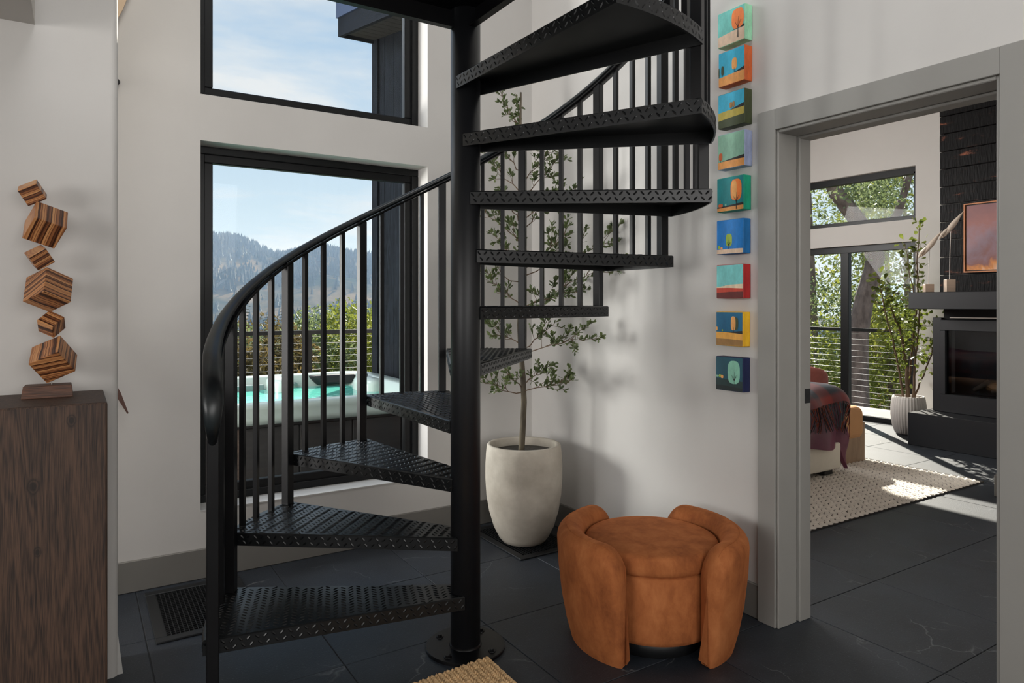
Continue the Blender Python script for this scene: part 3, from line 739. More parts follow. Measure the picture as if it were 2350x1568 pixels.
# screen axes in plan: to the right of the picture and away from the camera
RIGHT = Vector((cos(YAW), -sin(YAW), 0)); AWAY = Vector((sin(YAW), cos(YAW), 0))
def branch(root, z, heading, length, rise, rr, nl=26, lL=0.035, lw=0.0066, m_leaf=None, px=None, th=0.0035, droop=0.0):
    """a twig leaving the trunk at height z, heading = plan direction"""
    m_leaf = m_leaf or M['leaf']
    base_ = px if px is not None else Vector((PC.x - 0.012, PC.y, z))
    h = heading.normalized(); pts = [base_]
    n_ = 7
    for i in range(1, n_ + 1):
        u = i / n_
        pts.append(base_ + h * length * u + Vector((0, 0, rise * u - droop * u * u)) + rv(rr) * 0.012)
    mb = MB().tube(pts, [th * (1 - 0.75 * i / n_) for i in range(n_ + 1)], 5)
    lv = MB()
    def leaves_on(a, b, cnt):
        d = (b - a)
        for q in range(cnt):
            p = a + d * rr.random()
            dr = (d.normalized() * 0.5 + rv(rr) * 0.85 + Vector((0, 0, 0.45)))
            leaf_add(lv, p, dr, rv(rr), lL * rr.uniform(0.7, 1.15), lw * rr.uniform(0.8, 1.2))
    for i in range(2, n_):
        for s_ in range(2):
            a = pts[i]; dv = (h * 0.6 + rv(rr) * 0.8 + Vector((0, 0, 0.55))).normalized(); ln = length * rr.uniform(0.16, 0.36)
            b_ = a + dv * ln; mid = (a + b_) / 2 + rv(rr) * 0.008
            mb.tube([a, mid, b_], [th * 0.5, th * 0.4, th * 0.25], 4)
            leaves_on(mid, b_, int(nl / 2.6))
            for q in range(3): leaf_add(lv, b_, dv + rv(rr) * 0.7, rv(rr), lL * rr.uniform(0.7, 1.1), lw)
    leaves_on(pts[3], pts[-1], nl)
    for q_ in (mb, lv): q_.v = [(min(v_[0], WX - 0.012), min(v_[1], WY - 0.012), v_[2]) for v_ in map(tuple, q_.v)]
    b_o = build('branch', mb, M['twig'], root)
    l_o = build('leaves', lv, m_leaf, b_o); l_o['kind'] = 'stuff'
rr = random.Random(21)
spec = [  # z, lateral, away, rise
 (0.83, 0.27, -0.02, 0.09), (0.83, -0.22, 0.02, 0.05), (0.87, 0.14, 0.10, 0.1), (0.85, -0.1, -0.12, 0.13),
 (1.05, 0.36, -0.06, 0.14), (1.07, 0.20, 0.08, 0.16), (1.08, -0.17, 0.03, 0.13),
 (1.27, 0.45, 0.02, 0.30), (1.30, 0.30, -0.08, 0.1), (1.30, -0.20, -0.02, 0.16),
 (1.44, -0.39, 0.0, 0.12), (1.47, 0.50, 0.04, 0.22), (1.5, 0.26, -0.12, 0.20), (1.52, -0.16, 0.06, 0.2), (1.55, -0.05, -0.1, 0.22),
 (1.66, -0.24, 0.0, 0.2), (1.7, 0.2, 0.05, 0.28), (1.74, -0.12, -0.08, 0.22), (1.78, 0.28, -0.04, 0.12),
 (1.88, 0.22, 0.03, 0.26), (1.92, -0.2, 0.03, 0.24), (1.97, 0.16, -0.06, 0.2), (2.05, -0.16, 0.0, 0.16), (2.2, -0.03, 0.0, 0.28), (2.25, -0.12, 0.0, 0.25)]
for z, la, aw, ri in spec:
    if la > 0.2: aw -= 0.55 * la
    hv = RIGHT * la + AWAY * aw
    branch(pt, z, hv, hv.length, ri, rr, nl=max(10, int(80 * hv.length)), droop=0.05 if la > 0.3 else 0)

# ------------------------------------------------------------------ rust velvet ottoman
OC = Vector((1.947, 2.047, 0))
ot = thing('ottoman', OC, 'round rust velvet ottoman with two curved side bolsters, by the doorway', 'ottoman')
build('drum', MB().lathe([(0, 0.062), (0.235, 0.062), (0.25, 0.068), (0.256, 0.085), (0.257, 0.305), (0.252, 0.315), (0.22, 0.317), (0, 0.317)], 72, OC), M['velvet'], ot)
build('seat_cushion', MB().lathe([(0, 0.318), (0.24, 0.318), (0.253, 0.321), (0.2605, 0.33), (0.262, 0.345), (0.262, 0.372), (0.2605, 0.382), (0.257, 0.389), (0.249, 0.394), (0.235, 0.3975), (0.17, 0.402), (0.08, 0.405), (0, 0.406)], 72, OC), M['velvet'], ot)
build('plinth', MB().lathe([(0, 0.0), (0.2, 0.0), (0.2, 0.062), (0, 0.062)], 40, OC), M['black'], ot)
front = atan2(-AWAY.y, -AWAY.x)
def bolster(side):
    mb = MB(); rows = []
    a_start, a_end = radians(27), radians(158)
    ns = 40; prof_n = 20
    ri, ro, ht = 0.268, 0.375, 0.44
    for i in range(ns + 1):
        u = i / ns; a = front + side * (a_start + (a_end - a_start) * u)
        # rounded ends: shrink the section towards both ends
        du = min(u, 1 - u) * (a_end - a_start) * 0.32; rnd = 0.095
        k = 1.0 if du > rnd else sqrt(max(0.0, 1 - ((rnd - du) / rnd) ** 2))
        kt = 0.5 + 0.5 * k if du < rnd else 1.0
        du2 = min(1.0, du / 0.03); kw_ = sqrt(max(0.0, 1 - (1 - du2) ** 2)) if du2 < 1 else 1.0
        rm = (ri + ro) / 2; hw = (ro - ri) / 2 * max(0.02, kw_)
        top = 0.30 + (ht - 0.30) * k; bot = 0.0 + (1 - kw_) * 0.02
        row = []
        # closed section: up the outside, over the top, down the inside
        sec = []
        for z_ in (0.0, 0.06, 0.14, 0.24, 0.32): sec.append((1.0 if z_ > 0.05 else 0.93, bot + (top - 0.055 - bot) * z_ / 0.32))
        for q in range(1, 10):
            b_ = pi * q / 10; sec.append((cos(b_), top - 0.055 + 0.055 * sin(b_)))
        for z_ in (0.32, 0.24, 0.14, 0.06, 0.0): sec.append((-1.0, bot + (top - 0.055 - bot) * z_ / 0.32))
        for s_, z_ in sec:
            taper = 1.0
            zz = z_ / ht
            r_ = rm + hw * s_ * taper
            # belly: outer face leans in towards the floor
            r_ -= (0.055 * (1 - zz) ** 2.2) * (0.5 + 0.5 * s_)
            row.append((OC.x + r_ * cos(a), OC.y + r_ * sin(a), z_))
        rows.append(row + [row[0]])
    mb.grid(rows, smooth=True, flip=(side > 0))
    mb.add(rows[0][:-1], [tuple(range(len(rows[0]) - 1))]); mb.add(rows[-1][:-1], [tuple(range(len(rows[0]) - 1))[::-1]])
    o = build('bolster', mb, M['velvet'], ot)
    # piping seam running along the crest
    sp_ = []
    for row in rows[2:-2]: sp_.append(Vector(row[8]) + Vector((0, 0, 0.0003)))
    build('seam', MB().tube(sp_, 0.0012, 5), M['velvet'], o)
bolster(1); bolster(-1)

# ------------------------------------------------------------------ jute mat
jm = thing('jute_mat', (0.98, 1.75, 0), 'corner of a chunky braided jute mat beside the stair base plate', 'mat')
jx, jy = 1.287, 2.205; ju = Vector((-cos(radians(3)), -sin(radians(3)) * 1.0, 0)); jv = Vector((sin(radians(-2)), -cos(radians(2)), 0))
mb = MB()
q = [Vector((jx, jy, 0.011)) + ju * a + jv * b for a, b in ((0, 0), (0.62, 0), (0.62, 0.92), (0, 0.92))]
mb.add([v for v in q] + [v + Vector((0, 0, 0.006)) for v in q], [(0, 1, 2, 3)[::-1], (4, 5, 6, 7), (0, 1, 5, 4), (1, 2, 6, 5), (2, 3, 7, 6), (3, 0, 4, 7)])
build('backing', mb, M['jute'], jm)
mb = MB()
def pill(mb, c, d, L, r, h):
    d = d.normalized(); s_ = Vector((-d.y, d.x, 0)); c = Vector(c)
    v = [c - d * L, c - d * L * 0.4 - s_ * r, c + d * L * 0.4 - s_ * r, c + d * L, c + d * L * 0.4 + s_ * r, c - d * L * 0.4 + s_ * r, c - d * L * 0.45 + Vector((0, 0, h)), c + d * L * 0.45 + Vector((0, 0, h))]
    mb.add(v, [(0, 1, 6), (1, 2, 7, 6), (2, 3, 7), (3, 4, 7), (4, 5, 6, 7), (5, 0, 6)], True)
for i in range(38):
    for j in range(76):
        p = Vector((jx, jy, 0.016)) + ju * (0.008 + 0.0163 * i) + jv * (0.005 + 0.0121 * j)
        a = 0.65 if i % 2 else -0.65
        dd = (jv * cos(a) + ju * sin(a)); pill(mb, p + Vector((R.uniform(-.0015, .0015), R.uniform(-.0015, .0015), R.uniform(-.001, .001))), dd, 0.0115, 0.0058, 0.0075)
o = build('braids', mb, M['jute'], jm); o['kind'] = 'stuff'

# ------------------------------------------------------------------ nine small canvases on the wall
PAINT = {
 'teal': rgb(104, 186, 176), 'mint': rgb(150, 208, 172), 'sand': rgb(214, 186, 160), 'orange': rgb(236, 122, 52), 'peach': rgb(236, 164, 92), 'blk': rgb(30, 26, 26),
 'cyan': rgb(54, 168, 200), 'rust': rgb(196, 92, 42), 'ochre': rgb(222, 152, 82), 'dgreen': rgb(58, 66, 38), 'olive': rgb(178, 160, 70), 'sage': rgb(132, 176, 152), 'lilac': rgb(150, 160, 190),
 'dteal': rgb(14, 124, 128), 'green': rgb(10, 150, 116), 'blue': rgb(30, 116, 188), 'bluee': rgb(16, 100, 160), 'lime': rgb(146, 172, 60), 'aqua': rgb(110, 186, 184), 'red': rgb(168, 34, 34), 'brick': rgb(186, 58, 34), 'cream': rgb(212, 192, 162),
 'navyt': rgb(14, 96, 134), 'yellow': rgb(236, 176, 34), 'amber': rgb(232, 166, 72), 'brown': rgb(152, 112, 60), 'navy': rgb(16, 28, 70), 'deep': rgb(12, 72, 88), 'pine': rgb(14, 44, 44), 'dkpine': rgb(10, 24, 26), 'seaf': rgb(126, 184, 160), 'maroon': rgb(96, 26, 22)}
PM = {}
def pmat(k):
    if k not in PM: PM[k] = canvas_mat(PAINT[k], sc=(6, 6, 3))
    return PM[k]
def painting(y0, y1, z0, z1, edge, under, shapes, label, tilt=0.0):
    """front faces -x; u runs from left (y1) to right (y0), v from bottom to top"""
    xf = WX - 0.048
    r = thing('small_painting', (WX - 0.024, (y0 + y1) / 2, z0), label, 'painting', 'column of small square canvases')
    mb = MB(); mb.box(xf, WX - 0.001, y0, y1, z0, z1); 
    build('canvas', mb, pmat(edge), r, bevel=0.003, seg=2)
    mats = []; mb = MB()
    def P_(u, v, k): return (xf - 0.0004 - 0.00025 * k, y1 - (y1 - y0) * (0.015 + 0.97 * u), z0 + (z1 - z0) * (0.015 + 0.97 * v))
    for k, (mk, pts) in enumerate(shapes):
        m_ = pmat(mk)
        if m_ not in mats: mats.append(m_)
        mb.mi = mats.index(m_)
        mb.add([P_(u, v, k) for u, v in pts], [tuple(range(len(pts)))[::-1]])
    build('picture', mb, mats, r)
SQ = [(0, 0), (1, 0), (1, 1), (0, 1)]
def rr_(cx, cy, w_, h_, n=20, pw=3.0):
    out = []
    for i in range(n):
        a = 2 * pi * i / n; c_, s_ = cos(a), sin(a)
        out.append((cx + w_ / 2 * math.copysign(abs(c_) ** (2 / pw), c_), cy + h_ / 2 * math.copysign(abs(s_) ** (2 / pw), s_)))
    return out
def ground(l, r_, b=0.0): return [(0, b), (1, b), (1, r_), (0.5, (l + r_) / 2 + 0.01), (0, l)]
def trunk(x, y0, y1, t=0.012): return [(x - t, y0), (x + t, y0), (x + t * 0.6, y1), (x - t * 0.6, y1)]
def limb(x, y, dx, dy, t=0.01): return [(x - t, y), (x + t, y), (x + dx + t * 0.4, y + dy), (x + dx - t * 0.4, y + dy)]
def tree_limbs(x, y, s): return [('blk', limb(x, y, s * 0.09, s * 0.2)), ('blk', limb(x, y + 0.02, -s * 0.1, s * 0.17)), ('blk', limb(x, y + 0.04, s * 0.02, s * 0.26, 0.008)), ('blk', limb(x + 0.02 * s, y + 0.08 * s, s * 0.13, s * 0.1, 0.006))]
painting(1.932, 2.077, 2.433, 2.583, 'mint', 'sand', [('teal', SQ), ('sand', ground(0.3, 0.36)), ('blk', [(0.52, 0.36), (1, 0.36), (1, 0.44), (0.8, 0.40)]), ('orange', rr_(0.75, 0.66, 0.46, 0.58)), ('blk', trunk(0.76, 0.1, 0.42, 0.018))] + tree_limbs(0.76, 0.38, 1.1), 'square canvas with one big orange tree on teal, topmost of the column')
painting(1.933, 2.074, 2.261, 2.41, 'rust', 'rust', [('cyan', SQ), ('ochre', ground(0.26, 0.3)), ('blk', [(0.6, 0.3), (1, 0.3), (1, 0.4)]), ('peach', rr_(0.62, 0.56, 0.2, 0.34)), ('blk', trunk(0.62, 0.3, 0.44, 0.008)), ('dgreen', rr_(0.16, 0.46, 0.11, 0.28)), ('dgreen', rr_(0.02, 0.42, 0.04, 0.3)), ('blk', trunk(0.16, 0.27, 0.34, 0.007))], 'square canvas with a small orange tree on bright blue and rust edges')
painting(1.934, 2.076, 2.08, 2.228, 'dgreen', 'dgreen', [('cyan', SQ), ('olive', ground(0.46, 0.5)), ('dgreen', ground(0.22, 0.27)), ('blk', [(0.45, 0.48), (1, 0.49), (1, 0.6)]), ('brown', rr_(0.5, 0.62, 0.1, 0.18)), ('brown', rr_(0.6, 0.62, 0.09, 0.18)), ('blk', trunk(0.5, 0.48, 0.56, 0.006)), ('blk', trunk(0.6, 0.48, 0.56, 0.006))], 'square canvas of bright blue sky over olive and dark green bands')
painting(1.933, 2.077, 1.902, 2.054, 'lilac', 'teal', [('sage', SQ), ('ochre', ground(0.2, 0.22)), ('blk', [(0.1, 0.215), (1, 0.21), (1, 0.31)]), ('rust', rr_(0.1, 0.36, 0.14, 0.22)), ('blk', trunk(0.1, 0.2, 0.28, 0.008))], 'square pale sage canvas with lilac edge and a tiny rust tree at left')
painting(1.938, 2.082, 1.718, 1.865, 'green', 'green', [('dteal', SQ), ('ochre', ground(0.1, 0.13)), ('blk', [(0.0, 0.1), (1, 0.13), (1, 0.2), (0, 0.13)]), ('orange', rr_(0.73, 0.6, 0.42, 0.64)), ('peach', rr_(0.66, 0.6, 0.2, 0.56)), ('blk', trunk(0.74, 0.02, 0.3, 0.014)), ('rust', rr_(0.14, 0.18, 0.18, 0.1)), ('sage', rr_(0.34, 0.18, 0.06, 0.08))] + tree_limbs(0.74, 0.22, 1.0), 'square dark teal canvas with green edge and a tall orange tree')
painting(1.940, 2.084, 1.534, 1.682, 'bluee', 'bluee', [('blue', SQ), ('sand', ground(0.13, 0.13)), ('lime', rr_(0.47, 0.4, 0.24, 0.38)), ('blk', trunk(0.47, 0.14, 0.3, 0.012)), ('lime', rr_(0.09, 0.2, 0.08, 0.1)), ('peach', rr_(0.19, 0.17, 0.08, 0.07))] + tree_limbs(0.47, 0.22, 0.6), 'square blue canvas with a single lime green tree')
painting(1.940, 2.085, 1.343, 1.489, 'red', 'red', [('aqua', SQ), ('cream', [(0, 0.3), (1, 0.28), (1, 0.42), (0.5, 0.4), (0, 0.33)]), ('brick', ground(0.31, 0.28)), ('maroon', ground(0.16, 0.19)), ('blk', rr_(0.29, 0.375, 0.025, 0.04))], 'square canvas of aqua sky over red bands with red edge')
painting(1.943, 2.087, 1.139, 1.286, 'yellow', 'brown', [('navyt', SQ), ('amber', ground(0.4, 0.36)), ('brown', ground(0.2, 0.17)), ('blk', [(0.3, 0.40), (1, 0.36), (1, 0.45), (0.7, 0.42)]), ('dgreen', rr_(0.76, 0.66, 0.18, 0.38)), ('peach', rr_(0.66, 0.67, 0.18, 0.42)), ('blk', trunk(0.68, 0.4, 0.55, 0.008)), ('peach', rr_(0.03, 0.5, 0.06, 0.12)), ('lime', rr_(0.25, 0.45, 0.05, 0.06))], 'square navy canvas with yellow edge and an orange tree on amber ground')
painting(1.943, 2.088, 0.946, 1.092, 'navy', 'dkpine', [('deep', SQ), ('pine', ground(0.34, 0.3)), ('dkpine', ground(0.14, 0.1)), ('seaf', rr_(0.68, 0.56, 0.46, 0.7)), ('blk', trunk(0.7, 0.1, 0.4, 0.008)), ('lime', rr_(0.16, 0.42, 0.1, 0.08)), ('peach', rr_(0.24, 0.4, 0.1, 0.1)), ('sage', rr_(0.05, 0.41, 0.12, 0.06))] + tree_limbs(0.7, 0.3, 0.9), 'square dark teal canvas with one pale mint tree, lowest of the column')

# ------------------------------------------------------------------ bedroom: fireplace wall
CY0, CY1 = 2.24, 3.463
ch = node('wall_chimney', (7.3, 2.85, 0))
build('backing', MB().box(7.12, 7.5, CY0, CY1 - 0.02, 0, 3.7), M['wall'], ch)
z = 1.43; k = 0
while z < 3.3:
    jit = R.uniform(-0.004, 0.004)
    mb = MB(); zt_ = z + 0.164
    def cut(y, zz): return min(zz, bz(y) + 0.02)
    mb.box(7.08 + jit * 0.5, 7.119, CY0, CY1 - 0.003 + jit, z, min(zt_, 3.26))
    build('plank', mb, M['charred'], ch, bevel=0.003, seg=1)
    z += 0.17
fp = thing('fireplace', (6.95, 2.85, 0), 'charcoal metal fireplace with raised hearth, glass front and floating mantel in the bedroom', 'fireplace')
build('hearth', MB().box(6.61, 7.118, CY0 + 0.012, 3.516, 0, 0.302), M['charcoal'], fp, bevel=0.004, seg=1)
build('mantel', MB().box(6.6, 7.079, CY0 + 0.012, 3.505, 1.272, 1.428), M['charcoal'], fp, bevel=0.004, seg=1)
build('side_column', MB().box(6.93, 7.118, 3.372, 3.452, 0.303, 1.19), M['charcoal'], fp, bevel=0.003, seg=1)
sf = MB(); sf.box(6.9, 7.0, CY0 + 0.02, 3.371, 1.07, 1.17); sf.box(6.9, 7.0, CY0 + 0.02, 3.371, 0.303, 0.47); sf.box(6.9, 7.0, 3.325, 3.371, 0.47, 1.07); sf.box(6.9, 7.0, CY0 + 0.02, CY0 + 0.07, 0.47, 1.07)
build('surround', sf, M['charcoal'], fp, bevel=0.003, seg=1)
build('slot_shade', MB().box(6.97, 7.118, CY0 + 0.02, 3.371, 1.171, 1.271), M['dark'], fp)  # near-black block paints the shade in the gap under the mantel
build('slot_lip', MB().box(6.93, 6.965, 2.9, 3.30, 1.186, 1.196), M['rod'], fp)
fb = MB(); fb.box(7.09, 7.118, CY0 + 0.07, 3.325, 0.47, 1.07); fb.box(7.0, 7.09, CY0 + 0.07, 3.325, 0.465, 0.475)
build('firebox', fb, M['charcoal'], fp)
build('fire_glass', MB().box(6.935, 6.94, CY0 + 0.07, 3.325, 0.47, 1.07), M['fireglass'], fp)
for i in range(5):
    y = 2.42 + 0.15 * i; mb = MB()
    mb.tube([(7.03, y - 0.13, 0.52 + 0.03 * (i % 2)), (7.02, y, 0.55 + 0.05 * (i % 3)), (7.05, y + 0.12, 0.52)], [0.022, 0.03, 0.02], 9)
    build('log', mb, M['log'], fp)
# framed painting on the planks
ar = thing('framed_painting', (7.06, 2.9, 1.6), 'thin copper-framed abstract painting of rosy smoke clouds above the mantel', 'painting')
ay0, ay1, az0, az1 = 2.62, 3.228, 1.612, 2.335
def ringx(x0, x1, y0, y1, z0, z1, wd):
    mb = MB(); mb.box(x0, x1, y0, y1, z0, z0 + wd); mb.box(x0, x1, y0, y1, z1 - wd, z1); mb.box(x0, x1, y0, y0 + wd, z0 + wd, z1 - wd); mb.box(x0, x1, y1 - wd, y1, z0 + wd, z1 - wd); return mb
az1 = 2.255
build('picture_frame', ringx(7.035, 7.075, ay0, ay1, az0, az1, 0.011), M['copper'], ar)
def smoke_mat():
    m = bpy.data.materials.new('smoke_painting'); m.use_nodes = True; t = NT(m.node_tree); b = t.n['Principled BSDF']; b.inputs['Roughness'].default_value = 0.6
    g_ = t.add('ShaderNodeTexCoord'); s_ = t.add('ShaderNodeSeparateXYZ', i_0=g_.outputs['Object'])
    n = t.add('ShaderNodeTexNoise', i_Vector=g_.outputs['Object'], i_Scale=5.5, i_Detail=7.0, i_Roughness=0.55, i_Distortion=0.4)
    f = t.math('ADD', t.math('MULTIPLY', s_.outputs[2], 1.25), t.math('MULTIPLY_ADD', n.outputs[0], 0.7, -0.35))
    c = t.ramp(f, [(0.0, rgb(236, 196, 168)), (0.08, rgb(226, 150, 84)), (0.17, rgb(150, 104, 100)), (0.34, rgb(158, 136, 148)), (0.56, rgb(166, 116, 112)), (0.85, rgb(144, 106, 108))])
    t.l.new(c, b.inputs['Base Color']); return m
build('picture', MB().box(7.045, 7.06, ay0 + 0.02, ay1 - 0.02, az0 + 0.02, az1 - 0.02), smoke_mat(), ar)
build('liner', MB().box(7.061, 7.072, ay0 + 0.011, ay1 - 0.011, az0 + 0.011, az1 - 0.011), M['black'], ar)
# two wooden birds on rods
def bird(y, h_blk, y_blk, z_rod, label):
    r = thing('wooden_bird', (6.72, y, 1.4285), label, 'figurine', 'wooden birds on the mantel')
    hw = 0.045
    build('stand_block', MB().obox((6.72, y, 1.4285 + h_blk / 2), (0.026, 0.026, 0), (-0.026, 0.026, 0), (0, 0, h_blk / 2)), M['pale'], r, bevel=0.0015, seg=1)
    zb_ = 1.4285 + h_blk
    build('rod', MB().tube([(6.72, y, zb_ - 0.002), (6.718, y - 0.004, (zb_ + z_rod) / 2), (6.72, y - 0.012, z_rod)], 0.0035, 7), M['rod'], r)
    # body: a slim spindle flying up to the right
    c_ = Vector((6.72, y - 0.012, z_rod + 0.012)); d = Vector((0, -0.62, 0.78)); mb = MB()
    prof_b = [(-0.115, 0.006), (-0.09, 0.016), (-0.05, 0.024), (0.0, 0.031), (0.04, 0.031), (0.08, 0.023), (0.105, 0.015), (0.125, 0.014), (0.14, 0.009), (0.15, 0.004), (0.175, 0.0012)]
    mb.tube([c_ + d * s_ for s_, q in prof_b], [q * 0.78 for s_, q in prof_b], 12)
    build('bird_body', mb, M['birdw'], r)
    for s_ in (-1, 1):
        mb = MB(); pts = [c_ + d * -0.02 + Vector((0.012 * s_, 0.012, 0.0)), c_ + d * -0.08 + Vector((0.022 * s_, 0.016, 0.002)), c_ + d * -0.135 + Vector((0.026 * s_, 0.02 + 0.012 * s_, 0.004 * s_))]
        mb.tube(pts, [0.012, 0.014, 0.003], 8); build('wing', mb, M['birdw'], r)
bird(3.385, 0.075, 0, 1.845, 'whitewashed wooden bird on a low block, left of the pair on the mantel')
bird(3.2, 0.112, 0, 2.005, 'whitewashed wooden bird on a tall block, right of the pair on the mantel')

# ------------------------------------------------------------------ bedroom: potted shrub
FPC = Vector((7.13, 3.785, 0))
fpn = thing('potted_shrub', FPC, 'leafy multi-stem shrub in a ribbed white pot beside the fireplace', 'potted plant')
build('pot', MB().lathe([(0.0, 0.0), (0.105, 0.0), (0.125, 0.02), (0.15, 0.1), (0.162, 0.2), (0.16, 0.29), (0.15, 0.36), (0.143, 0.388), (0.132, 0.388), (0.13, 0.36), (0.13, 0.34)], 144, FPC, radf=lambda i, z: (1.0 if (i // 2) % 2 else 0.972)), M['fpot'], fpn)
build('soil', MB().lathe([(0.132, 0.35), (0.0, 0.356)], 24, FPC), M['soil'], fpn)
rr = random.Random(5)
def shrub_stem(p_list, th, nleaf, spread, lL=0.062, lw=0.02):
    pts = [Vector(p) for p in p_list]; fine = []
    for i in range(len(pts) - 1):
        for q in range(5): fine.append(pts[i].lerp(pts[i + 1], q / 5) + rv(rr) * 0.006)
    fine.append(pts[-1]); n_ = len(fine)
    mb = MB().tube(fine, [th * (1 - 0.75 * i / n_) for i in range(n_)], 6); lv = MB()
    for i in range(nleaf):
        u = 0.25 + 0.75 * rr.random() ** 0.8; a = fine[min(n_ - 1, int(u * n_))]
        d = (rv(rr) + Vector((0, 0, 0.25))).normalized(); b_ = a + d * spread * rr.random() * (1.15 - u * 0.6)
        if b_.x > 7.44: b_.x = 7.44
        if i % 4 == 0: mb.tube([a, b_], 0.0022, 4, caps=False)
        leaf_add(lv, b_, d + rv(rr) * 0.8, rv(rr), lL * rr.uniform(0.7, 1.15), lw * rr.uniform(0.8, 1.15))
    b_o = build('stem', mb, M['twig'], fpn); l_o = build('leaves', lv, M['leafp'], b_o); l_o['kind'] = 'stuff'
f0 = FPC + Vector((0, 0, 0.34))
shrub_stem([f0 + Vector((0.0, 0.0, 0)), (7.12, 3.8, 0.7), (7.08, 3.84, 1.05), (7.0, 3.9, 1.3)], 0.02, 150, 0.24)
shrub_stem([f0 + Vector((0.03, -0.03, 0)), (7.17, 3.74, 0.75), (7.2, 3.72, 1.1), (7.18, 3.7, 1.4)], 0.013, 170, 0.22)
shrub_stem([f0 + Vector((-0.03, 0.03, 0)), (7.05, 3.86, 0.8), (6.96, 3.92, 1.2), (6.9, 3.96, 1.58)], 0.012, 110, 0.18)
shrub_stem([f0 + Vector((0.02, 0.03, 0)), (7.2, 3.78, 0.9), (7.22, 3.74, 1.45), (7.2, 3.74, 1.75), (7.22, 3.72, 2.12)], 0.012, 70, 0.12)
shrub_stem([f0 + Vector((0.04, -0.02, 0)), (7.26, 3.68, 0.66), (7.3, 3.62, 0.9), (7.3, 3.62, 1.15)], 0.01, 60, 0.18)
shrub_stem([(7.2, 3.76, 1.4), (7.17, 3.8, 1.65), (7.14, 3.83, 1.95)], 0.006, 26, 0.09)

# ------------------------------------------------------------------ bedroom: rug, bed, bench, armchair
rg = thing('bedroom_rug', (4.2, 4.0, 0), 'cream chunky-weave wool rug on the dark bedroom floor', 'rug')
rx0, rx1, ry0, ry1 = 2.75, 5.675, 2.465, 5.9
build('backing', MB().box(rx0, rx1, ry0, ry1, 0.0005, 0.011), M['rugb'], rg)
mb = MB(); y = ry0 + 0.012; row = 0
while y < ry1:
    x = rx0 + 0.03 + (0.027 if row % 2 else 0)
    while x < rx1 - 0.034:
        pill(mb, (x + R.uniform(-.003, .003), y + R.uniform(-.002, .002), 0.010), Vector((1, 0.42 if row % 2 else -0.42, 0)), 0.034, 0.0145, 0.011 + R.uniform(-.002, .002)); x += 0.053
    y += 0.027; row += 1
    if y > 3.9: break
o = build('tufts', mb, M['rug'], rg); o['kind'] = 'stuff'
bd = thing('bed', (3.85, 4.2, 0), 'low bed on an upholstered off-white base, seen through the doorway', 'bed')
build('bed_base', MB().box(2.72, 4.945, 3.13, 5.3, 0.062, 0.262), M['bedw'], bd, bevel=0.015, seg=3)
build('mattress', MB().box(2.74, 4.90, 3.15, 5.28, 0.264, 0.50), M['bedw'], bd, bevel=0.05, seg=4)
for x, y in ((4.83, 3.2), (2.85, 3.2), (4.83, 5.2), (2.85, 5.2)):
    build('leg', MB().box(x - 0.05, x + 0.05, y - 0.04, y + 0.04, 0.024, 0.062), M['black'], bd)
EX, EY, TOPZ = 5.02, 3.11, 0.645
def drape(s, t, lift, rnd=0.1, flare=0.05):
    ex = max(0.0, s - (EX - rnd)); ey = max(0.0, (EY + rnd) - t); d = sqrt(ex * ex + ey * ey)
    bx_, by_ = min(s, EX - rnd), max(t, EY + rnd)
    z = TOPZ
    if d > 0:
        ux, uy = ex / d, -ey / d
        L = rnd * pi / 2
        if d < L: a = d / rnd; off = rnd * sin(a); dz = rnd * (1 - cos(a))
        else: off = rnd + (d - L) * flare; dz = rnd + (d - L)
        n_ = Vector((ux * min(1, d / L), uy * min(1, d / L), max(0, 1 - d / L)))
        bx_ += ux * off; by_ += uy * off; z -= dz
    else: n_ = Vector((0, 0, 1))
    fold = 0.022 * sin(9 * s + 3 * sin(4 * t)) * (0.4 + min(1, d * 4)) + 0.016 * sin(17 * s - 11 * t + 2) * min(1, d * 4) + 0.02 * sin(5 * t + 2 * s)
    return Vector((bx_, by_, z)) + n_.normalized() * (fold + lift)
def drape_grid(s0, s1, t0, t1, ns, nt, lift, edge=lambda u: 0.0, rnd=0.1, thick=0.02):
    top = [[drape(s0 + (s1 - s0) * i / ns, t0 + edge(i / ns) + (t1 - t0) * j / nt, lift, rnd) for j in range(nt + 1)] for i in range(ns + 1)]
    bot = [[drape(s0 + (s1 - s0) * i / ns, t0 + edge(i / ns) + (t1 - t0) * j / nt, lift - thick, rnd) for j in range(nt + 1)] for i in range(ns + 1)]
    mb = MB(); mb.grid(top, flip=False); mb.grid(bot, flip=True)
    mb.grid([[a, b] for a, b in zip([r[0] for r in top], [r[0] for r in bot])]); mb.grid([[b, a] for a, b in zip([r[-1] for r in top], [r[-1] for r in bot])])
    mb.grid([[a, b] for a, b in zip(top[-1], bot[-1])]); mb.grid([[b, a] for a, b in zip(top[0], bot[0])])
    return mb
dv = build('duvet', drape_grid(2.78, 5.40, 2.78, 5.25, 74, 70, 0.0, lambda u: 0.03 * sin(14 * u), 0.13, 0.03), M['duvet'])
tag(dv, 'burgundy satin duvet spilling over the near foot corner of the bed', 'duvet')
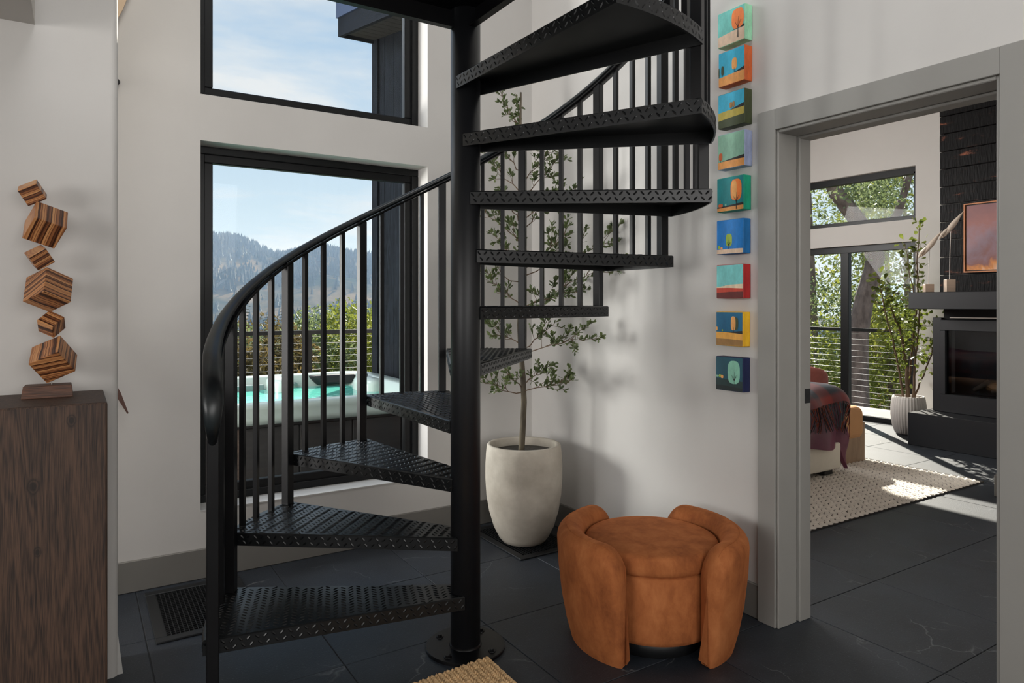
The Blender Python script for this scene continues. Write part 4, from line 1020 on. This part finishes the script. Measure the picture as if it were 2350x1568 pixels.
def plaid_mat():
    m = bpy.data.materials.new('plaid_wool'); m.use_nodes = True; t = NT(m.node_tree); b = t.n['Principled BSDF']; b.inputs['Roughness'].default_value = 0.95
    b.inputs['Sheen Weight'].default_value = 0.3
    g_ = t.add('ShaderNodeUVMap'); s_ = t.add('ShaderNodeSeparateXYZ', i_0=g_.outputs[0])
    st_ = [(0.0, rgb(140, 50, 44)), (0.14, rgb(140, 50, 44)), (0.2, rgb(36, 42, 52)), (0.36, rgb(56, 72, 84)), (0.42, rgb(84, 40, 50)), (0.58, rgb(98, 46, 56)), (0.62, rgb(40, 36, 50)), (0.78, rgb(62, 60, 74)), (0.84, rgb(146, 62, 50)), (1.0, rgb(136, 52, 46))]
    a = t.ramp(t.math('FRACT', t.math('MULTIPLY', s_.outputs[0], 2.6)), st_); c = t.ramp(t.math('FRACT', t.math('MULTIPLY', s_.outputs[1], 2.6)), st_)
    t.l.new(t.mix(0.5, a, c), b.inputs['Base Color']); return m
th_ns, th_nt = 60, 50
s0, s1, t0, t1 = 3.6, 5.10, 3.07, 4.6
mbT = drape_grid(s0, s1, t0, t1, th_ns, th_nt, 0.034, lambda u: 0.015 * sin(9 * u), 0.13, 0.012)
tho = thing('plaid_throw', (4.4, 3.6, 0.6), 'red and blue-grey plaid wool throw with fringe, spread over the burgundy duvet', 'throw')
to_ = build('blanket', mbT, plaid_mat(), tho)
uv = to_.data.uv_layers.new(name='UVMap')
nv_ = (th_ns + 1) * (th_nt + 1)
for lp in to_.data.loops:
    i = lp.vertex_index
    if i < 2 * nv_: i %= nv_; uv.data[lp.index].uv = ((i // (th_nt + 1)) / th_ns * 1.5, (i % (th_nt + 1)) / th_nt * 1.6)
fr = MB()
for q in range(150):
    s = s0 + (s1 - s0) * (q + R.random()) / 150; p = drape(s, t0 + 0.01 + 0.015 * sin(9 * (s - s0) / (s1 - s0)), 0.036, 0.13)
    p2 = drape(s + R.uniform(-.02, .03), t0 - 0.06, 0.042, 0.13); p3 = drape(s + R.uniform(-.03, .06), t0 - 0.15 - R.uniform(0, .03), 0.042, 0.13)
    fr.mi = R.randrange(3); fr.tube([p, p2, p3], [0.003, 0.003, 0.002], 4)
fm = [mat('fringe_rust', rgb(150, 72, 50), 0.95), mat('fringe_slate', rgb(70, 86, 92), 0.95), mat('fringe_dark', rgb(54, 40, 40), 0.95)]
o = build('fringe', fr, fm, tho); o['kind'] = 'stuff'
bn = thing('foot_bench', (5.38, 4.1, 0), 'tan upholstered bench with an oak side panel at the foot of the bed', 'bench')
def soft_box(x0, x1, y0, y1, z0, z1): return MB().box(x0, x1, y0, y1, z0, z1)
build('seat', soft_box(5.2, 5.54, 3.285, 4.95, 0.2, 0.475), M['chamois'], bn, bevel=0.07, seg=6)
for y in (3.31, 4.90): build('side_panel', MB().box(5.27, 5.565, y, y + 0.03, 0.013, 0.335), M['oak'], bn, bevel=0.003, seg=1)
build('stretcher', MB().box(5.3, 5.5, 3.341, 4.899, 0.1, 0.198), M['oak'], bn)
ac = thing('armchair', (6.08, 4.44, 0), 'rose fabric tub armchair by the sliding glass door, behind the bed', 'armchair')
mb = MB(); rows = []
for i in range(41):
    u = i / 40; a = radians(-150) + radians(300) * u + radians(200)
    h_ = 0.5 + 0.24 * max(0, sin(pi * u)) ** 0.6; row = []
    for b_ in [-1.5, -1.2, -0.8] + [None] * 9 + [0.8, 1.2, 1.5]:
        pass
    sec = [(0.38, 0.14), (0.385, 0.3), (0.385, h_ - 0.06)] + [(0.33 + 0.055 * cos(pi * q / 8), h_ - 0.06 + 0.06 * sin(pi * q / 8)) for q in range(1, 8)] + [(0.275, h_ - 0.06), (0.275, 0.3), (0.28, 0.14)]
    rows.append([(6.08 + r_ * cos(a), 4.44 + r_ * sin(a), z_) for r_, z_ in sec + sec[:1]])
mb.grid(rows); mb.add(rows[0][:-1], [tuple(range(13))]); mb.add(rows[-1][:-1], [tuple(range(13))[::-1]])
build('backrest', mb, M['rose'], ac)
build('seat', MB().lathe([(0, 0.14), (0.26, 0.14), (0.272, 0.17), (0.272, 0.38), (0.25, 0.42), (0, 0.43)], 36, (6.08, 4.44, 0)), M['rose'], ac)
for a in (0.8, 2.4, 3.9, 5.5): build('leg', MB().tube([(6.08 + 0.24 * cos(a), 4.44 + 0.24 * sin(a), 0.14), (6.08 + 0.25 * cos(a), 4.44 + 0.25 * sin(a), 0.0)], [0.018, 0.012], 8), M['oak'], ac)

# ------------------------------------------------------------------ terrace: decks, hot tub, railings
struct(build('floor_terrace', MB().box(-4, WX - 0.04, WY + 0.21, 7.9, -0.3, -0.06), M['deck']))
struct(build('floor_balcony', MB().box(BX + 0.17, 8.8, 0.0, 7.0, -0.3, -0.04), M['deck']))
ht_ = thing('hot_tub', (1.2, 5.3, -0.06), 'white hot tub with turquoise water and dark cabinet on the terrace outside the window', 'hot tub')
TX0, TX1, TY0, TY1, TZ = 0.1, 2.3, 4.38, 6.25, 0.703
def rrect(x0, x1, y0, y1, r_, z, n=8):
    out = []
    for cx_, cy_, a0 in ((x1 - r_, y1 - r_, 0), (x0 + r_, y1 - r_, pi / 2), (x0 + r_, y0 + r_, pi), (x1 - r_, y0 + r_, 1.5 * pi)):
        for k in range(n + 1):
            a = a0 + pi / 2 * k / n; out.append((cx_ + r_ * cos(a), cy_ + r_ * sin(a), z))
    return out
rows = []
for d_, z_, r_ in ((0.03, 0.575, 0.2), (0.0, 0.585, 0.22), (0.0, 0.62, 0.22), (0.012, 0.632, 0.22), (0.012, 0.665, 0.22), (0.02, 0.69, 0.22), (0.045, TZ, 0.22), (0.14, TZ, 0.2), (0.17, TZ - 0.012, 0.2), (0.2, 0.6, 0.25), (0.26, 0.35, 0.25), (0.4, 0.2, 0.25)):
    rows.append(rrect(TX0 + d_, TX1 - d_, TY0 + d_, TY1 - d_, r_, z_))
rows = [r_ + [r_[0]] for r_ in rows]
mb = MB(); mb.grid(rows, flip=True); mb.add(rows[-1][:-1], [tuple(range(len(rows[-1]) - 1))])
build('tub_shell', mb, M['tubshell'], ht_)
def waterm():
    m = bpy.data.materials.new('turquoise_water'); m.use_nodes = True; t = NT(m.node_tree); b = t.n['Principled BSDF']
    b.inputs['Base Color'].default_value = rgb(90, 176, 162); b.inputs['Roughness'].default_value = 0.05
    g_ = t.add('ShaderNodeTexCoord'); n = t.add('ShaderNodeTexNoise', i_Vector=g_.outputs['Object'], i_Scale=9.0, i_Detail=2.0)
    bp = t.add('ShaderNodeBump', i_Strength=0.25, i_Distance=0.01, i_Height=n.outputs[0]); t.l.new(bp.outputs[0], b.inputs['Normal'])
    return m
wr = rrect(TX0 + 0.2, TX1 - 0.2, TY0 + 0.2, TY1 - 0.2, 0.25, 0.6)
build('water', MB().add(wr, [tuple(range(len(wr)))]), waterm(), ht_)
cb = node('x', (0, 0, 0)); bpy.data.objects.remove(cb)
cabinet = build('cabinet', MB().box(TX0 + 0.06, TX1 - 0.06, TY0 + 0.06, TY1 - 0.06, -0.06, 0.575), M['cabinet'], ht_)
for i in range(6):
    xa = TX0 + 0.07 + i * 0.345
    build('cabinet_panel', MB().box(xa, xa + 0.335, TY0 + 0.045, TY0 + 0.06, -0.04, 0.555), M['wicker'] if i in (0, 1) else M['cabinet'], cabinet, bevel=0.003, seg=1)
# moulded seat dividers, filter panel, head rest and jets
def lobe(x, y, rx, ry, z0, z1):
    prof = [(0, z1), (0.75, z1), (0.93, z1 - 0.015), (1.0, z1 - 0.05), (1.05, z0)]; mb = MB(); rows = []
    for i in range(25):
        a = 2 * pi * i / 24; rows.append([(x + rx * k_ * cos(a), y + ry * k_ * sin(a), z_) for k_, z_ in prof])
    mb.grid(rows); return mb
build('seat_divider', lobe(1.43, 5.95, 0.085, 0.2, 0.3, TZ - 0.004), M['tubshell'], ht_)
build('seat_divider', lobe(2.1, 5.6, 0.12, 0.22, 0.3, TZ - 0.006), M['tubshell'], ht_)
build('seat_divider', lobe(0.85, 6.0, 0.05, 0.12, 0.3, TZ - 0.004), M['tubshell'], ht_)
build('filter_panel', MB().box(0.98, 1.33, 5.985, 6.03, 0.52, 0.645), M['tubgrey'], ht_, bevel=0.006, seg=2)
build('headrest', MB().add([(1.74, 5.99, TZ - 0.008), (2.12, 5.95, TZ - 0.008), (2.14, 6.08, TZ - 0.008), (1.7, 6.08, TZ - 0.008), (1.82, 5.97, 0.615), (2.06, 5.93, 0.615), (2.08, 6.05, 0.605), (1.78, 6.06, 0.605)],
      [(0, 1, 2, 3), (5, 4, 7, 6), (4, 5, 1, 0), (5, 6, 2, 1), (6, 7, 3, 2), (7, 4, 0, 3)]), M['black'], ht_, bevel=0.02, seg=3)
for x, y in ((1.6, 6.03), (1.98, 5.98)):
    build('jet', MB().tube([(x, y + 0.03, 0.63), (x, y - 0.004, 0.63)], 0.014, 12), M['tubgrey'], ht_)
build('diverter_knob', MB().lathe([(0.03, 0.0), (0.03, 0.018), (0.0, 0.02)], 14, (2.1, 5.72, TZ - 0.004)), M['tubgrey'], ht_)

def railing(name, p0, p1, zr_, posts, ncab, sp, label):
    p0, p1 = Vector(p0), Vector(p1); r = thing(name, (p0 + p1) / 2, label, 'railing')
    d = (p1 - p0).normalized(); s_ = Vector((-d.y, d.x, 0)); L = (p1 - p0).length
    build('top_rail', MB().obox((p0 + p1) / 2 + Vector((0, 0, zr_ - 0.022 - p0.z)), d * L / 2, s_ * 0.032, (0, 0, 0.022)), M['railing'], r)
    for u in posts:
        c_ = p0 + d * u; build('post', MB().obox(c_ + Vector((0, 0, (zr_ - 0.044 - p0.z) / 2)), d * 0.026, s_ * 0.026, (0, 0, (zr_ - 0.044 - p0.z) / 2)), M['railing'], r)
    for k in range(ncab):
        z_ = zr_ - 0.07 - sp * k - p0.z
        if z_ < 0.05: break
        build('cable', MB().tube([p0 + Vector((0, 0, z_)), p1 + Vector((0, 0, z_))], 0.0028, 6), M['cable'], r)
railing('terrace_railing', (-3.5, 7.6, -0.06), (5.2, 7.6, -0.06), 1.03, (0.1, 1.9, 3.7, 5.66, 7.4, 8.6), 13, 0.072, 'dark deck railing with thin steel cables beyond the hot tub')
railing('balcony_railing', (8.7, 0.3, -0.04), (8.7, 6.9, -0.04), 1.0, (0.05, 1.4, 2.9, 4.28, 5.75, 6.55), 13, 0.076, 'dark deck railing with steel cables outside the bedroom sliding door')

# ------------------------------------------------------------------ landscape
def hsh(x, y): return math.sin(x * 0.013 + 1.7 * math.sin(y * 0.007)) * math.cos(y * 0.011 + 1.3 * math.sin(x * 0.009))
def terrain(x, y):
    rad = math.hypot(x - 4, y - 5); s = 0.268 * x + 0.963 * y; l = 0.963 * x - 0.268 * y
    z = -3.6 - 0.16 * min(rad, 160) - 0.02 * max(0, min(rad, 700) - 160)
    t_ = min(1.0, max(0.0, (s - 640) / 800.0)); t_ = t_ * t_ * (3 - 2 * t_)
    ridge = 103 - 0.17 * max(-500, min(500, l)) + 9 * sin(l * 0.021) + 6 * sin(l * 0.05 + 1)
    if s > 1440: ridge -= (s - 1440) * 0.2
    z = z * (1 - t_) + ridge * t_ + 9 * hsh(x * 1.6, y * 1.6) * min(1, rad / 300)
    return z
mb = MB(); rows = []
xs = [-700 + 40 * i for i in range(46)]; ys = [-200 + 40 * i for i in range(52)]
near = []
rows = [[(x, y, terrain(x, y)) for y in ys] for x in xs]
mb.grid(rows, flip=True)
def hill_mat():
    m = bpy.data.materials.new('dry_hillside'); m.use_nodes = True; t = NT(m.node_tree); b = t.n['Principled BSDF']; b.inputs['Roughness'].default_value = 1.0; b.inputs['Specular IOR Level'].default_value = 0.0
    g_ = t.add('ShaderNodeNewGeometry'); n = t.add('ShaderNodeTexNoise', i_Vector=g_.outputs['Position'], i_Scale=0.012, i_Detail=9.0, i_Roughness=0.65)
    t.l.new(t.ramp(n.outputs[0], [(0.42, rgb(40, 50, 40)), (0.58, rgb(104, 90, 66)), (0.74, rgb(140, 116, 84))]), b.inputs['Base Color']); return m
o = build('hillside', mb, hill_mat()); o['kind'] = 'structure'
# forest of far conifers
rr = random.Random(11); mb = MB()
def cone_tree(mb, x, y, z, h_, r_, n=5):
    a0 = rr.random() * 6
    for zb_, zt_, k_ in ((0.08, 0.62, 1.0), (0.42, 1.0, 0.62)):
        v = [(x + r_ * k_ * cos(a0 + 2 * pi * i / n), y + r_ * k_ * sin(a0 + 2 * pi * i / n), z + h_ * zb_) for i in range(n)] + [(x, y, z + h_ * zt_)]
        mb.add(v, [(i, (i + 1) % n, n) for i in range(n)])
cnt = 0
while cnt < 20000:
    s = rr.uniform(420, 1520); l = rr.uniform(-420, 620)
    x = 0.268 * s + 0.963 * l; y = 0.963 * s - 0.268 * l
    dn = hsh(x * 2.2 + 40, y * 2.2) + 0.35 * hsh(x * 6, y * 6)
    # open dry slopes: a band low on the hill and one near the left shoulder
    band = abs((s - 900) - 0.75 * (l + 60)) < 85 or (abs(l + 190 + (1440 - s) * 0.12) < 32 and s > 1050)
    if band and rr.random() < 0.93: continue
    if dn < -0.35 and rr.random() < 0.6: continue
    h_ = rr.uniform(7, 15); cone_tree(mb, x, y, terrain(x, y) - 0.5, h_, h_ * rr.uniform(0.2, 0.32)); cnt += 1
o = build('hillside_forest', mb, M['pine']); o['kind'] = 'stuff'; tag(o, 'dense conifer forest covering the far hillside', 'forest')
# haze in the valley
hm = bpy.data.materials.new('valley_haze'); hm.use_nodes = True; t = NT(hm.node_tree); t.n.clear()
vs = t.add('ShaderNodeVolumeScatter', i_Color=(0.36, 0.51, 0.74, 1), i_Density=0.00048, i_Anisotropy=0.0)
t.add('ShaderNodeOutputMaterial', i_Volume=vs.outputs[0])
o = build('valley_haze', MB().box(-900, 1300, 130, 1500, -120, 120), hm); o['kind'] = 'stuff'; tag(o, 'pale blue haze hanging in the valley before the hill', 'haze')

def leaf_cards(mb, c, rx, rz, n, size, rr, shell=0.55):
    for i in range(n):
        d = rv(rr)
        if d.length < 1e-3: continue
        d.normalize(); k_ = shell + (1 - shell) * rr.random(); p = Vector(c) + Vector((d.x * rx * k_, d.y * rx * k_, d.z * rz * k_))
        u = rv(rr).normalized(); w_ = u.cross(rv(rr)).normalized(); s_ = size * rr.uniform(0.6, 1.3)
        mb.add([p - u * s_, p - w_ * s_ * 0.45, p + u * s_, p + w_ * s_ * 0.45], [(0, 1, 2, 3)])
def leafy_tree(name, x, y, ztop, h_, rx, m_, label, group, blobs=9, n=260, size=0.09, trunk_r=0.1):
    group = group or None
    zb_ = terrain(x, y)
    r = thing(name, (x, y, zb_), label or 'tree', 'tree', group); r['tone'] = m_.name; r['top'] = ztop
    build('trunk', MB().tube([(x, y, zb_), (x + 0.1, y, (zb_ + ztop) / 2), (x, y + 0.1, ztop - h_ * 0.25)], [trunk_r, trunk_r * 0.8, trunk_r * 0.4], 8), M['trunk'], r)
    mb = MB()
    for b_ in range(blobs):
        a = rr.random() * 2 * pi; q = rr.random() ** 0.5 * rx * 0.75; zz = ztop - h_ * (0.16 + 0.8 * rr.random()); f_ = 1.0 - 0.5 * (zz - (ztop - h_)) / h_
        leaf_cards(mb, (x + q * cos(a) * f_, y + q * sin(a) * f_, zz), rx * rr.uniform(0.4, 0.6), h_ * rr.uniform(0.15, 0.24), n, size, rr)
    leaf_cards(mb, (x, y, ztop - h_ * 0.17), rx * 0.4, h_ * 0.17, n, size, rr)
    o = build('crown', mb, m_, r); o['kind'] = 'stuff'
def conifer(x, y, ztop, h_, r_, label, group):
    zb_ = ztop - h_; r = thing('conifer', (x, y, zb_), label, 'tree', group)
    build('trunk', MB().tube([(x, y, zb_), (x, y, ztop)], [h_ * 0.014, h_ * 0.002], 7), M['trunk'], r)
    mb = MB(); k_ = 0; z_ = zb_ + h_ * 0.12
    while z_ < ztop:
        f_ = (ztop - z_) / h_; L = r_ * (0.25 + f_) * rr.uniform(0.75, 1.1)
        for q in range(7):
            a = rr.random() * 2 * pi; d = Vector((cos(a), sin(a), -0.22)); s_ = Vector((-sin(a), cos(a), 0)); p = Vector((x, y, z_)); l_ = L * rr.uniform(0.6, 1.05); wd = l_ * 0.24
            for j in range(3):
                b_ = p + d * l_ * (0.3 + 0.24 * j); mb.add([b_ - d * l_ * 0.2, b_ - s_ * wd * (1.1 - 0.3 * j) + Vector((0, 0, -wd * 0.4)), b_ + d * l_ * 0.24, b_ + s_ * wd * (1.1 - 0.3 * j) + Vector((0, 0, -wd * 0.4))], [(0, 1, 2, 3)])
        z_ += h_ * 0.026
    o = build('boughs', mb, M['pine'], r); o['kind'] = 'stuff'
rr = random.Random(3)
GV = 'bushy trees below the terrace railing'
for (x, y, zt_, h_, rx, mk) in ((2.6, 13.5, 0.75, 4.4, 1.5, 'crownb'), (3.6, 14.5, 1.0, 4.4, 1.5, 'crownb'), (4.5, 16.0, 1.0, 4.5, 1.7, 'crown'), (5.6, 16.5, 1.5, 4.6, 1.7, 'crowny'), (6.9, 16.5, 1.1, 4.6, 1.8, 'crowny'), (8.3, 18.5, 1.3, 5, 2.0, 'crowny'), (3.3, 17.5, 0.9, 4.5, 1.7, 'crown'), (4.6, 20.5, 1.1, 5, 2.0, 'crownb'), (6.3, 21.5, 1.3, 5, 2.0, 'crown'), (8.2, 23, 1.2, 5, 2.2, 'crowny'), (10, 22, 1.3, 5, 2.2, 'crown'), (1.4, 15.5, 0.9, 4.5, 1.7, 'crown'), (-0.5, 15, 1.0, 4.5, 1.8, 'crowny')):
    lab = None
    leafy_tree('bushy_tree', x, y, zt_, h_, rx, M[mk], lab, GV, n=850, size=0.06)
for (s, l, zt_, h_) in ((62, -4.9, 1.7, 10), (60, -1.6, 1.2, 9), (66, 3.1, 1.4, 9), (74, 4.6, 1.2, 9), (72, -3.4, 0.5, 9), (64, 5.9, 0.5, 9), (82, 0.8, 0.3, 10), (78, -7.6, 1.3, 10), (88, 8.2, 0.6, 10)):
    # s metres out towards the hill, l metres across
    conifer(0.268 * s + 0.963 * l + 0.0, 0.963 * s - 0.268 * l, zt_, h_, h_ * 0.2, 'dark conifer standing in the valley before the hazy hill', 'conifers in the valley')
GB = 'leafy trees outside the bedroom'
for (x, y, zt_, h_, rx, mk) in ((15.5, 10.6, 7.0, 9, 2.4, 'crown'), (17.5, 10.2, 5.5, 9, 2.4, 'crowny'), (20.5, 12.2, 8.5, 12, 2.6, 'crown'), (21, 11.2, 8, 11, 2.8, 'crown'), (14.2, 9.6, 1.2, 5, 1.5, 'crowny'), (15.2, 8.4, 1.6, 5, 1.6, 'crowny'), (24, 13.5, 10, 13, 3.2, 'crown'), (17, 8.6, 3.2, 7, 1.8, 'crownb')):
    lab = None
    leafy_tree('leafy_tree', x, y, zt_, h_, rx, M[mk], lab, GB, blobs=13, n=430, size=0.06, trunk_r=0.12)
bt = thing('leaning_tree', (12.4, 7.54, -3.9), 'thick grey-barked leaning pine just beyond the balcony railing', 'tree')
tp = [(12.41, 7.54, -4.6), (12.41, 7.54, -0.75), (12.42, 7.54, 0.07), (12.44, 7.53, 0.81), (12.52, 7.47, 1.38), (12.67, 7.38, 1.95), (12.7, 7.36, 2.2), (12.66, 7.4, 2.5), (12.4, 7.57, 2.95), (12.1, 7.75, 3.4), (11.9, 8.0, 4.2), (12.0, 8.2, 5.5)]
build('trunk', MB().tube(tp, [0.26, 0.22, 0.2, 0.18, 0.17, 0.16, 0.17, 0.16, 0.15, 0.14, 0.12, 0.08], 14), M['trunk'], bt)
build('limb', MB().tube([(12.66, 7.38, 2.3), (13.0, 7.1, 3.0), (13.2, 6.9, 4.0)], [0.1, 0.08, 0.05], 8), M['trunk'], bt)
mb = MB()
for i in range(16):
    q_ = rv(rr); c_ = Vector((12.5 + 1.5 * q_.x, 7.0 + 0.9 * q_.y, 4.7 + 1.5 * q_.z)); leaf_cards(mb, c_, 0.75, 0.38, 420, 0.05, rr, 0.2)
for i in range(7):
    c_ = Vector((12.9, 7.9, 2.0)) + Vector((rr.uniform(-.3, .9), rr.uniform(-.7, .5), rr.uniform(-.6, .9))); leaf_cards(mb, c_, 0.45, 0.25, 150, 0.045, rr, 0.2)
o = build('needles', mb, M['crown'], bt); o['kind'] = 'stuff'
# every outdoor tree gets the label of its place, counted across the view from the left
ORD = ['first', 'second', 'third', 'fourth', 'fifth', 'sixth', 'seventh', 'eighth', 'ninth', 'tenth', 'eleventh', 'twelfth', 'thirteenth', 'fourteenth']
def across(o):
    x, y = o.location.x, o.location.y
    return (x * cos(YAW) - y * sin(YAW)) / (x * sin(YAW) + y * cos(YAW))
TONE = {'green_crown': 'mid green', 'yellowgreen_crown': 'yellow-green', 'brownish_crown': 'brownish'}
for grp, txt in ((GV, '%s bushy tree below the terrace railing, %s from the left'), (GB, '%s leafy tree outside the bedroom, %s from the left'), ('conifers in the valley', 'dark conifer in the valley before the hazy hill, %s from the left')):
    for i, o in enumerate(sorted([o for o in bpy.data.objects if o.get('group') == grp], key=across)):
        o['label'] = txt % ((TONE[o['tone']], ORD[i]) if 'tone' in o else ORD[i])
        for k_ in ('tone', 'top'):
            if k_ in o: del o[k_]
